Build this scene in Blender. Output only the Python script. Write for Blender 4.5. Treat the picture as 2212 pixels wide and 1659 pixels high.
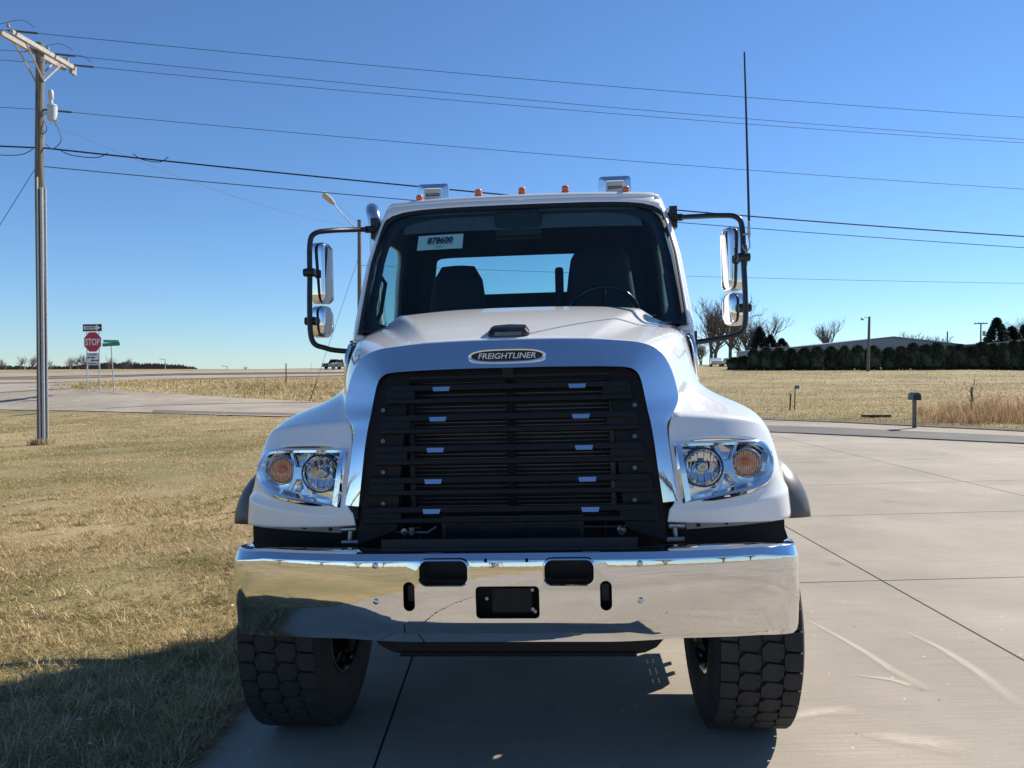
import bpy, bmesh, math, random
import numpy as np
from mathutils import Vector, Matrix
R = math.radians
PI = math.pi
random.seed(7)
rng = np.random.default_rng(11)
for o in list(bpy.data.objects): bpy.data.objects.remove(o)
scn = bpy.context.scene
col = scn.collection

# ------------------------------------------------------------------ camera, sky, sun, exposure
CAM_H = 1.78
FPX, CXP, CYP, VH = 1662., 1106., 829.5, 805.          # photo measured at 2212 px width
PITCH = math.atan((CYP - VH) / FPX)
cam_d = bpy.data.cameras.new('camera'); cam = bpy.data.objects.new('camera', cam_d); col.objects.link(cam)
cam_d.sensor_width = 36; cam_d.lens = 36 * FPX / 2212; cam_d.clip_start = .05; cam_d.clip_end = 6000
cam.location = (0, 0, CAM_H); cam.rotation_euler = (PI / 2 - PITCH, 0, 0)
scn.camera = cam
SUN_AZ, SUN_EL = R(55), R(39)                           # azimuth measured from +Y towards +X
world = bpy.data.worlds.new('World'); scn.world = world; world.use_nodes = True
wn = world.node_tree.nodes; wl = world.node_tree.links
sky = wn.new('ShaderNodeTexSky'); sky.sky_type = 'NISHITA'; sky.sun_disc = False
sky.sun_elevation = SUN_EL; sky.sun_rotation = SUN_AZ
sky.altitude = 350; sky.air_density = 1.0; sky.dust_density = 0.0; sky.ozone_density = 5.5
tnt = wn.new('ShaderNodeMix'); tnt.data_type = 'RGBA'; tnt.blend_type = 'MULTIPLY'; tnt.inputs[0].default_value = 1; tnt.inputs[7].default_value = (.57, .69, .80, 1)   # white balance of the clear winter sky
wl.new(sky.outputs[0], tnt.inputs[6]); wl.new(tnt.outputs[2], wn['Background'].inputs[0]); wn['Background'].inputs[1].default_value = 0.125
sd = bpy.data.lights.new('sun', 'SUN'); so = bpy.data.objects.new('sun', sd); col.objects.link(so)
sd.energy = 5.0; sd.angle = R(.5); sd.color = (1, .92, .80)
sdir = Vector((math.sin(SUN_AZ) * math.cos(SUN_EL), math.cos(SUN_AZ) * math.cos(SUN_EL), math.sin(SUN_EL)))
so.rotation_euler = sdir.to_track_quat('Z', 'Y').to_euler(); so.location = (20, 20, 30)
scn.view_settings.view_transform = 'Standard'; scn.view_settings.look = 'None'
scn.view_settings.exposure = 0.47; scn.view_settings.gamma = 1.0

# ------------------------------------------------------------------ helpers
def ray(u, v):
    x = (u - CXP) / FPX; z = -(v - CYP) / FPX
    return x, math.cos(PITCH) + z * math.sin(PITCH), z * math.cos(PITCH) - math.sin(PITCH)
def at(u, v, D):                                         # pixel + distance -> world point
    a, b, c = ray(u, v); t = D / b
    return Vector((a * t, D, CAM_H + c * t))

def nodes_of(m): return m.node_tree.nodes, m.node_tree.links
def mat(name, c1, c2=None, scale=8., rough=.5, metal=0., bump=0., bscale=None, coat=0., detail=5., rvar=0., spec=.5, c3=None, s3=1., rand=0., stretch=None, world_co=False, croughness=.03):
    m = bpy.data.materials.new(name); m.use_nodes = True
    n, l = nodes_of(m); p = n['Principled BSDF']
    p.inputs['Base Color'].default_value = (*c1, 1); p.inputs['Roughness'].default_value = rough
    p.inputs['Metallic'].default_value = metal; p.inputs['Specular IOR Level'].default_value = spec
    p.inputs['Coat Weight'].default_value = coat; p.inputs['Coat Roughness'].default_value = croughness
    tc = n.new('ShaderNodeTexCoord'); co = tc.outputs['Object']
    if world_co: co = n.new('ShaderNodeNewGeometry').outputs['Position']
    if stretch:
        mp = n.new('ShaderNodeMapping'); mp.inputs['Scale'].default_value = stretch; l.new(co, mp.inputs[0]); co = mp.outputs[0]
    def noise(s, d=detail):
        t = n.new('ShaderNodeTexNoise'); t.inputs['Scale'].default_value = s; t.inputs['Detail'].default_value = d
        t.inputs['Roughness'].default_value = .62; l.new(co, t.inputs['Vector']); return t
    last = None
    if c2:
        t = noise(scale); r = n.new('ShaderNodeValToRGB'); l.new(t.outputs[0], r.inputs[0])
        r.color_ramp.elements[0].position = .36; r.color_ramp.elements[1].position = .66
        r.color_ramp.elements[0].color = (*c1, 1); r.color_ramp.elements[1].color = (*c2, 1); last = r.outputs[0]
        if c3:
            t3 = noise(s3, 3); r3 = n.new('ShaderNodeValToRGB'); l.new(t3.outputs[0], r3.inputs[0])
            r3.color_ramp.elements[0].position = .42; r3.color_ramp.elements[1].position = .63
            mx = n.new('ShaderNodeMix'); mx.data_type = 'RGBA'; l.new(r3.outputs[0], mx.inputs[0]); l.new(last, mx.inputs[6])
            mx.inputs[7].default_value = (*c3, 1); last = mx.outputs[2]
    if rand:
        oi = n.new('ShaderNodeObjectInfo'); hs = n.new('ShaderNodeHueSaturation'); mr = n.new('ShaderNodeMapRange')
        l.new(oi.outputs['Random'], mr.inputs[0]); mr.inputs[3].default_value = 1 - rand; mr.inputs[4].default_value = 1 + rand
        l.new(mr.outputs[0], hs.inputs['Value'])
        if last: l.new(last, hs.inputs['Color'])
        else: hs.inputs['Color'].default_value = (*c1, 1)
        last = hs.outputs[0]
    if last: l.new(last, p.inputs['Base Color'])
    if bump:
        t = noise(bscale or scale * 3); b = n.new('ShaderNodeBump'); b.inputs['Strength'].default_value = bump; b.inputs['Distance'].default_value = .02
        l.new(t.outputs[0], b.inputs['Height']); l.new(b.outputs[0], p.inputs['Normal'])
    if rvar:
        t = noise(scale * 1.7); mr = n.new('ShaderNodeMapRange'); l.new(t.outputs[0], mr.inputs[0])
        mr.inputs[3].default_value = max(0, rough - rvar); mr.inputs[4].default_value = rough + rvar; l.new(mr.outputs[0], p.inputs['Roughness'])
    return m
def glass_mat(name, tint, gloss=.06):
    m = bpy.data.materials.new(name); m.use_nodes = True; n, l = nodes_of(m); n.remove(n['Principled BSDF'])
    tr = n.new('ShaderNodeBsdfTransparent'); tr.inputs[0].default_value = (*tint, 1)
    gl = n.new('ShaderNodeBsdfGlossy'); gl.inputs['Roughness'].default_value = .015
    fr = n.new('ShaderNodeFresnel'); fr.inputs['IOR'].default_value = 1.45
    ge = n.new('ShaderNodeNewGeometry'); mi = n.new('ShaderNodeMapRange'); l.new(ge.outputs['Backfacing'], mi.inputs[0]); mi.inputs[3].default_value = 1.45; mi.inputs[4].default_value = 1 / 1.45; l.new(mi.outputs[0], fr.inputs['IOR'])   # one sheet: same reflectance from both sides
    mx = n.new('ShaderNodeMixShader'); l.new(fr.outputs[0], mx.inputs[0]); l.new(tr.outputs[0], mx.inputs[1]); l.new(gl.outputs[0], mx.inputs[2])
    l.new(mx.outputs[0], n['Material Output'].inputs[0]); return m

M = {}
M['paint'] = mat('white_paint', (.84, .84, .82), (.86, .86, .84), 3, rough=.32, coat=1.0, spec=.5)
M['chrome'] = mat('chrome', (.84, .84, .85), (.80, .80, .81), 9, rough=.022, metal=1, bump=.02, bscale=5, rvar=.012)
M['chrome_dull'] = mat('satin_chrome', (.62, .62, .64), (.55, .55, .57), 14, rough=.16, metal=1)
M['reflect'] = mat('lamp_reflector', (.88, .87, .85), (.8, .8, .79), 20, rough=.13, metal=1)
M['chrome_sat'] = mat('bright_trim', (.8, .82, .86), (.75, .77, .82), 30, rough=.2, metal=1)
M['black'] = mat('black_plastic', (.007, .008, .010), (.012, .013, .015), 60, rough=.6, bump=.12, bscale=400, spec=.3)
M['satin'] = mat('black_satin', (.010, .011, .013), (.015, .015, .017), 20, rough=.32)
M['deep'] = mat('dark_metal', (.012, .013, .018), (.03, .03, .035), 12, rough=.55)
M['fin'] = mat('radiator_fin', (.11, .115, .13), (.16, .165, .18), 40, rough=.35, metal=.7)
M['steel'] = mat('zinc_steel', (.42, .42, .42), (.3, .3, .3), 30, rough=.35, metal=.9)
M['interior'] = mat('black_interior', (.02, .021, .024), (.028, .029, .032), 25, rough=.7)
M['seat'] = mat('seat_fabric', (.022, .023, .028), (.034, .035, .04), 60, rough=.85, bump=.2)
M['liner'] = mat('grey_liner', (.09, .095, .10), (.11, .115, .12), 20, rough=.8)
M['rubber'] = mat('tyre_rubber', (.017, .018, .02), (.03, .03, .031), 14, rough=.8, bump=.25, bscale=90)
M['tread'] = mat('tread_rubber', (.017, .018, .020), (.030, .030, .031), 26, rough=.75, bump=.3, bscale=120, rand=.15)
M['amber'] = mat('amber_lens', (.75, .16, .01), (.6, .11, .008), 40, rough=.18, coat=.6)
M['amber_in'] = mat('amber_bulb', (.62, .30, .17), (.75, .48, .34), 60, rough=.2, metal=.3)
M['glass'] = glass_mat('windshield_glass', (.66, .84, .84))
M['clear'] = glass_mat('clear_lens', (.93, .95, .97))
M['mirror'] = mat('mirror_glass', (.85, .87, .88), rough=.01, metal=1)
M['paper'] = mat('sticker_paper', (.82, .88, .82), (.78, .85, .78), 4, rough=.5)
M['ink'] = mat('black_ink', (.01, .01, .012), rough=.6)
M['white'] = mat('white_print', (.8, .8, .8), rough=.5)
M['silver'] = mat('badge_silver', (.62, .63, .66), rough=.3, metal=.7)
M['grease'] = mat('grey_bracket', (.4, .4, .42), (.33, .33, .35), 20, rough=.5)
M['wood'] = mat('pole_wood', (.17, .15, .13), (.28, .25, .215), 6, rough=.9, bump=.5, bscale=30, stretch=(6, 6, .5), c3=(.10, .088, .075), s3=3)
M['woodpale'] = mat('crossarm_wood', (.5, .46, .41), (.38, .34, .3), 9, rough=.85, bump=.2)
M['galv'] = mat('galvanised', (.5, .51, .53), (.4, .41, .43), 12, rough=.45, metal=.5)
M['insul'] = mat('grey_insulator', (.3, .32, .33), rough=.4)
M['wire'] = mat('wire', (.07, .075, .09), rough=.6)
M['cable'] = mat('cable', (.012, .012, .015), rough=.6)
M['signred'] = mat('sign_red', (.52, .012, .03), (.47, .01, .026), 6, rough=.4)
M['signwhite'] = mat('sign_white', (.78, .78, .78), (.72, .72, .72), 5, rough=.4)
M['signgreen'] = mat('sign_green', (.01, .2, .12), (.01, .17, .1), 5, rough=.4)
M['rustpost'] = mat('rusty_post', (.13, .06, .04), (.2, .11, .07), 20, rough=.9)
M['orange'] = mat('guy_guard', (.4, .07, .03), rough=.6)
M['metalsiding'] = mat('metal_siding', (.25, .28, .32), (.22, .25, .29), 1.2, rough=.5, stretch=(14, 14, .4))
M['metalroof'] = mat('metal_roof', (.30, .33, .37), (.26, .29, .33), 1, rough=.4)
M['bark'] = mat('bare_bark', (.13, .11, .095), (.19, .165, .145), 3, rough=.95)
M['twig'] = mat('bare_twig', (.15, .12, .10), (.2, .165, .14), 3, rough=.95)
M['everg'] = mat('evergreen', (.035, .047, .026), (.085, .10, .055), 3, rough=.8, rand=.35)
M['spruce'] = mat('spruce_needles', (.02, .032, .02), (.045, .06, .036), 3, rough=.8, rand=.25)
M['carpaint'] = mat('grey_carpaint', (.035, .037, .042), rough=.25, coat=.8)
M['carlight'] = mat('silver_carpaint', (.4, .42, .45), rough=.25, coat=.8)
M['cardark'] = mat('dark_glass', (.01, .012, .015), rough=.08)

class MB:
    def __init__(s): s.v = []; s.f = []
    def add(s, vs, fs):
        b = len(s.v); s.v += [tuple(p) for p in vs]; s.f += [tuple(i + b for i in f) for f in fs]; return s
    def box(s, c, d, rot=None):
        h = [x / 2 for x in d]; vs = [Vector((sx * h[0], sy * h[1], sz * h[2])) for sx in (-1, 1) for sy in (-1, 1) for sz in (-1, 1)]
        if rot is not None: vs = [rot @ p for p in vs]
        return s.add([p + Vector(c) for p in vs], [(0, 1, 3, 2), (4, 6, 7, 5), (0, 4, 5, 1), (2, 3, 7, 6), (0, 2, 6, 4), (1, 5, 7, 3)])
    def tube(s, path, r, n=8, caps=True, closed=False):
        P = [Vector(p) for p in path]; k = len(P); rs = r if hasattr(r, '__len__') else [r] * k
        up = None; vs = []
        for i, p in enumerate(P):
            if closed: t = (P[(i + 1) % k] - P[i - 1])
            else: t = P[min(i + 1, k - 1)] - P[max(i - 1, 0)]
            t.normalize()
            if up is None: up = t.orthogonal().normalized()
            up = (up - t * up.dot(t)).normalized(); w = t.cross(up)
            for j in range(n):
                a = 2 * PI * j / n; vs.append(p + (up * math.cos(a) + w * math.sin(a)) * rs[i])
        fs = []
        for i in range(k if closed else k - 1):
            for j in range(n):
                a, b = i * n + j, i * n + (j + 1) % n; c = ((i + 1) % k) * n
                fs.append((a, b, c + (j + 1) % n, c + j))
        if caps and not closed: fs += [tuple(range(n))[::-1], tuple(range((k - 1) * n, k * n))]
        return s.add(vs, fs)
    def lathe(s, prof, c=(0, 0, 0), axis='Z', n=24, cap=False):           # prof: (radius, height)
        vs = []; k = len(prof)
        for r_, h in prof:
            for j in range(n):
                a = 2 * PI * j / n; x, y = r_ * math.cos(a), r_ * math.sin(a)
                p = {'Z': (x, y, h), 'Y': (x, h, y), 'X': (h, x, y)}[axis]; vs.append(Vector(p) + Vector(c))
        fs = [(i * n + j, i * n + (j + 1) % n, (i + 1) * n + (j + 1) % n, (i + 1) * n + j) for i in range(k - 1) for j in range(n)]
        if cap: fs += [tuple(range(n)), tuple(range((k - 1) * n, k * n))]
        return s.add(vs, fs)
    def prism(s, poly, d):                                               # 3D polygon extruded along d
        n = len(poly); d = Vector(d); P = [Vector(p) for p in poly]
        return s.add(P + [p + d for p in P], [tuple(range(n))[::-1], tuple(range(n, 2 * n))] + [(i, (i + 1) % n, n + (i + 1) % n, n + i) for i in range(n)])
    def grid(s, rows, closed=False):
        m = len(rows); n = len(rows[0])
        return s.add([p for r_ in rows for p in r_], [(i * n + j, i * n + (j + 1) % n, (i + 1) * n + (j + 1) % n, (i + 1) * n + j) for i in range(m - 1) for j in range(n if closed else n - 1)])
    def mirror_x(s):
        n = len(s.v); s.v += [(-x, y, z) for x, y, z in s.v]; s.f += [tuple(i + n for i in f[::-1]) for f in s.f]; return s
    def mesh(s, name, m, ang=35):
        me = bpy.data.meshes.new(name); me.from_pydata(s.v, [], s.f)
        bm = bmesh.new(); bm.from_mesh(me); bmesh.ops.remove_doubles(bm, verts=bm.verts, dist=1e-5)
        bmesh.ops.recalc_face_normals(bm, faces=bm.faces); bm.to_mesh(me); bm.free()
        if m is not None: me.materials.append(m)
        if ang: me.shade_smooth(); me.set_sharp_from_angle(angle=R(ang))
        return me
    def build(s, name, m, parent=None, ang=35):
        return obj(name, s.mesh(name, m, ang), parent)
def obj(name, me, parent=None):
    o = bpy.data.objects.new(name, me); col.objects.link(o)
    if parent is not None: o.parent = parent
    return o
def tag(o, label=None, cat=None, group=None, kind=None):
    if label: o['label'] = label
    if cat: o['category'] = cat
    if group: o['group'] = group
    if kind: o['kind'] = kind
    return o
def thing(name, label, cat, loc=(0, 0, 0), rz=0, group=None):
    o = bpy.data.objects.new(name, None); col.objects.link(o); o.location = loc; o.rotation_euler = (0, 0, rz)
    o.empty_display_size = .2
    return tag(o, label, cat, group)
def copy_thing(root, loc, rz=0, sc=(1, 1, 1), label=None):
    c = root.copy(); col.objects.link(c); c.location = loc; c.rotation_euler = (0, 0, rz); c.scale = sc
    if label: c['label'] = label
    for ch in root.children:
        d = ch.copy(); col.objects.link(d); d.parent = c
    return c
def bevel(o, w=.004, seg=2):
    b = o.modifiers.new('b', 'BEVEL'); b.width = w; b.segments = seg; b.limit_method = 'ANGLE'; b.angle_limit = R(35); return o
def bake(o):                                                            # apply modifiers through the depsgraph
    dg = bpy.context.evaluated_depsgraph_get(); me = bpy.data.meshes.new_from_object(o.evaluated_get(dg)); o.modifiers.clear(); o.data = me; return o
def text_mesh(name, body, size, depth, m, parent, M4, shear=0., bold=0., width=None):
    cu = bpy.data.curves.new(name, 'FONT'); cu.body = body; cu.size = size; cu.extrude = depth; cu.align_x = 'CENTER'; cu.align_y = 'CENTER'
    cu.shear = shear; cu.offset = bold; cu.resolution_u = 3
    t = bpy.data.objects.new(name, cu); col.objects.link(t)
    dg = bpy.context.evaluated_depsgraph_get(); me = bpy.data.meshes.new_from_object(t.evaluated_get(dg))
    bpy.data.objects.remove(t); bpy.data.curves.remove(cu)
    xs = [v.co.x for v in me.vertices]; ys = [v.co.y for v in me.vertices]
    cx, cy = (min(xs) + max(xs)) / 2, (min(ys) + max(ys)) / 2; k = (width / (max(xs) - min(xs))) if width else 1
    for v in me.vertices: v.co = M4 @ Vector(((v.co.x - cx) * k, v.co.y - cy, v.co.z))
    me.materials.clear(); me.materials.append(m)
    return obj(name, me, parent)
def facing(c, tilt=0., yaw=0.):                                        # XY text plane -> upright, facing -Y at c
    return Matrix.Translation(Vector(c)) @ Matrix.Rotation(yaw, 4, 'Z') @ Matrix.Rotation(PI / 2 - tilt, 4, 'X')
def lerp(a, b, t): return a + (b - a) * t
def sstep(a, b, x):
    t = np.clip((x - a) / (b - a), 0, 1); return t * t * (3 - 2 * t)

# ------------------------------------------------------------------ terrain
SLOPE = 0.0253                                           # the yard and the verge tilt down to the left
ctrl = []
for y in (-60, -25, 0, 8, 16):
    for x in (-60, -30, -12, 0, 12, 30): ctrl.append((x, y, 0.))
for x, y in ((-14, 22.9), (-7, 26), (0, 26), (8, 24), (11, 21), (20, 24), (30, 30), (-4, 33), (14, 34)): ctrl.append((x, y, 0.))
px = [(600, 897, 36.5), (250, 890, 38), (0, 885, 42), (680, 868, 47), (430, 858, 46.5), (250, 851, 46), (140, 841, 48), (-80, 845, 60),
      (360, 820, 90), (739, 812, 95), (560, 816, 92), (130, 830, 74), (-60, 827, 85), (360, 811, 112), (739, 806, 118), (-50, 820, 104),
      (360, 804, 135), (739, 800.5, 138), (-50, 809, 132), (360, 799.5, 155), (739, 797, 150), (0, 800.5, 160), (1106, 800, 120), (1300, 800, 110),
      (1900, 850, 45), (2000, 818, 75), (1620, 801, 98), (2212, 800, 104), (1900, 800, 100), (1540, 788, 150), (1900, 796, 150), (2300, 795, 150),
      (1106, 858, 55), (1400, 850, 50)]
for u, v, D in px:
    p = at(u, v, D); ctrl.append((p.x, p.y, p.z - SLOPE * np.clip(p.x, -60, 60)))
for x, y, z in ((-200, 400, 1.6), (0, 400, 1.8), (200, 400, 4.2), (-600, 1000, 0.), (600, 1000, 3.), (-120, 60, 1.4), (-200, -60, 0), (200, -60, 0), (150, 60, .8), (-130, 130, 1.5), (150, 110, 2.2)):
    ctrl.append((x, y, z - SLOPE * np.clip(x, -60, 60)))
ctrl = np.array(ctrl, float)
def tps_k(d2): return np.where(d2 > 1e-9, .5 * d2 * np.log(np.maximum(d2, 1e-9)), 0.)
_A = ctrl[:, :2] / 50.; _n = len(ctrl)
_K = tps_k(((_A[:, None] - _A[None]) ** 2).sum(-1)) + 2e-4 * np.eye(_n)
_P = np.c_[np.ones(_n), _A]; _L = np.block([[_K, _P], [_P.T, np.zeros((3, 3))]])
_W = np.linalg.solve(_L, np.r_[ctrl[:, 2], 0, 0, 0])
def H(x, y):
    x = np.atleast_1d(np.asarray(x, float)); y = np.atleast_1d(np.asarray(y, float))
    q = np.stack([x.ravel(), y.ravel()], 1) / 50.
    out = np.zeros(len(q))
    for i in range(0, len(q), 20000):
        b = q[i:i + 20000]; d2 = ((b[:, None] - _A[None]) ** 2).sum(-1)
        out[i:i + 20000] = tps_k(d2) @ _W[:_n] + _W[_n] + b @ _W[_n + 1:]
    d = np.hypot(x.ravel() * .9, y.ravel() - 8)
    m = sstep(16, 30, d) * (1 - sstep(900, 1400, d))
    out = np.clip(out, -.8, 6.) * m
    return (out + SLOPE * np.clip(x.ravel(), -60, 60)).reshape(x.shape)
def h(x, y): return float(H(x, y)[0])
def plane(x): return SLOPE * x

def axis_pts(breaks):
    r_ = []
    for a, b, s in breaks: r_ += list(np.arange(a, b, s))
    return np.array(r_ + [breaks[-1][1]])
xs = axis_pts([(-1500, -300, 100), (-300, -100, 12), (-100, -40, 3), (-40, -16, 1.2), (-16, 3, .4), (3, 40, 1.2), (40, 100, 4), (100, 300, 15), (300, 1500, 100)])
ys = axis_pts([(-300, -60, 30), (-60, -10, 4), (-10, 2, 1.0), (2, 16, .4), (16, 60, 1.2), (60, 180, 3), (180, 400, 12), (400, 2500, 100)])
X, Y = np.meshgrid(xs, ys); Z = H(X, Y)
# fine lumps of the turf, flat under the concrete
Z += .018 * np.sin(X * 2.1 + 1.3 * np.sin(Y * 1.7)) * np.sin(Y * 1.9 + X * .6) * sstep(-1.6, -2.4, X) * (np.abs(X) < 40) * (Y < 45)
pad_edge_y = lambda x: 20.4 - (x - 7.2) * 1.13 + 0.      # boundary of concrete yard and the street
onpad = (X > -1.47) & (Y < pad_edge_y(X) + 1.5)
Z = np.where(onpad, Z - .14, Z - .015)
ter = MB(); nx = len(xs)
me = bpy.data.meshes.new('ground'); 
vv = np.stack([X.ravel(), Y.ravel(), Z.ravel()], 1)
idx = np.arange(len(ys) * nx).reshape(len(ys), nx)
ff = np.stack([idx[:-1, :-1], idx[:-1, 1:], idx[1:, 1:], idx[1:, :-1]], -1).reshape(-1, 4)
me.from_pydata(vv.tolist(), [], ff.tolist()); me.shade_smooth()
gm = mat('dry_turf', (.26, .195, .09), (.42, .32, .165), 1.3, rough=.95, bump=.5, bscale=14, c3=(.19, .165, .06), s3=.16, detail=9, world_co=True)
me.materials.append(gm)
ground = tag(obj('ground', me), kind='structure')

def polyline(pts, n):
    P = np.array(pts, float); d = np.r_[0, np.cumsum(np.hypot(*np.diff(P, axis=0).T))]
    t = np.linspace(0, d[-1], n); return np.stack([np.interp(t, d, P[:, 0]), np.interp(t, d, P[:, 1])], 1)
def strip(name, A, B, m, off, n=60, k=8):
    a, b = polyline(A, n), polyline(B, n); rows = []
    for j in range(k + 1):
        q = a + (b - a) * j / k; z = H(q[:, 0], q[:, 1]) + off
        rows.append([(x, y, zz) for (x, y), zz in zip(q, z)])
    # a skirt so the sheet has an edge
    rows = [[(x, y, z - .08) for x, y, z in rows[0]]] + rows + [[(x, y, z - .08) for x, y, z in rows[-1]]]
    return tag(MB().grid(rows).build(name, m, ang=60), kind='structure')
def uD(u, D): return (ray(u, 805)[0] / ray(u, 805)[1] * D, D)
M['asphalt'] = mat('old_asphalt', (.125, .115, .105), (.19, .175, .16), 2.2, rough=.9, bump=.25, bscale=60, c3=(.12, .11, .105), s3=.25, world_co=True)
M['streetc'] = mat('street_concrete', (.335, .285, .22), (.405, .35, .275), 1.3, rough=.9, bump=.15, bscale=50, c3=(.29, .25, .195), s3=.3, world_co=True)
M['dirt'] = mat('dirt_edge', (.10, .075, .05), (.19, .15, .09), 3, rough=1, bump=.6, bscale=20, world_co=True)
road_near = [(40, -22), (23, 2.2), (14.6, 12), (10.8, 16.2), (7.2, 20.4), (-2, 28.7), uD(600, 36.5), uD(250, 38), uD(0, 42), (-48, 50), (-75, 62)]
road_far = [(44, -22), (27, 2.8), (17.2, 13), (13.0, 17.9), (9.6, 23.6), (0, 35), uD(680, 47), uD(430, 46.5), uD(250, 46), uD(150, 48), uD(60, 56)]
strip('street', road_near, road_far, M['streetc'], .02, 120, 10)
# darker asphalt overlay along the near side of the street (as in the photo, towards the left)
strip('street_patch', [(14.4, 12.0), (10.8, 16.2), (7.2, 20.4), (-2, 28.7), uD(600, 36.5), uD(330, 37.6)], [(16.0, 12.6), (12.1, 17.2), (8.6, 21.9), (-1, 30.2), uD(600, 37.9), uD(330, 38.8)], M['asphalt'], .028, 80, 3)
strip('intersection', [uD(150, 48), uD(40, 48), (-48, 52), (-75, 62)], [uD(180, 80), uD(40, 78), (-70, 78), (-95, 78)], M['streetc'], .05, 30, 12)
strip('highway_near_lane', [(-150, 72), uD(-60, 82), uD(130, 80), uD(360, 91), uD(739, 95), uD(1150, 98), uD(1500, 95)], [(-160, 90), uD(-60, 99), uD(130, 100), uD(360, 109), uD(739, 112), uD(1150, 114), uD(1500, 112)], M['streetc'], .07, 80, 6)
strip('highway_far_lane', [(-170, 108), uD(-60, 112), uD(130, 117), uD(360, 121), uD(739, 124), uD(1150, 124), uD(1500, 120)], [(-180, 130), uD(-60, 132), uD(130, 136), uD(360, 140), uD(739, 146), uD(1150, 146), uD(1500, 142)], M['streetc'], .08, 80, 6)
M['median'] = mat('median_soil', (.13, .09, .06), (.24, .18, .11), 1.5, rough=1, world_co=True)
strip('highway_median', [(-165, 93), uD(-60, 101), uD(130, 103), uD(360, 112), uD(739, 115), uD(1150, 117)], [(-168, 104), uD(-60, 108), uD(130, 111), uD(360, 117), uD(739, 120), uD(1150, 121)], M['median'], .09, 60, 3)
strip('stop_line', [uD(118, 54), uD(60, 55)], [uD(122, 56), uD(64, 57)], M['white'], .07, 6, 1)
# bare soil band beside the street on the right, and the kerb line
strip('soil_edge', [(13.3, 18.1), (9.9, 23.8), (3, 32)], [(13.7, 18.5), (10.5, 24.3), (3.5, 33)], M['dirt'], .015, 30, 2)

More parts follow.
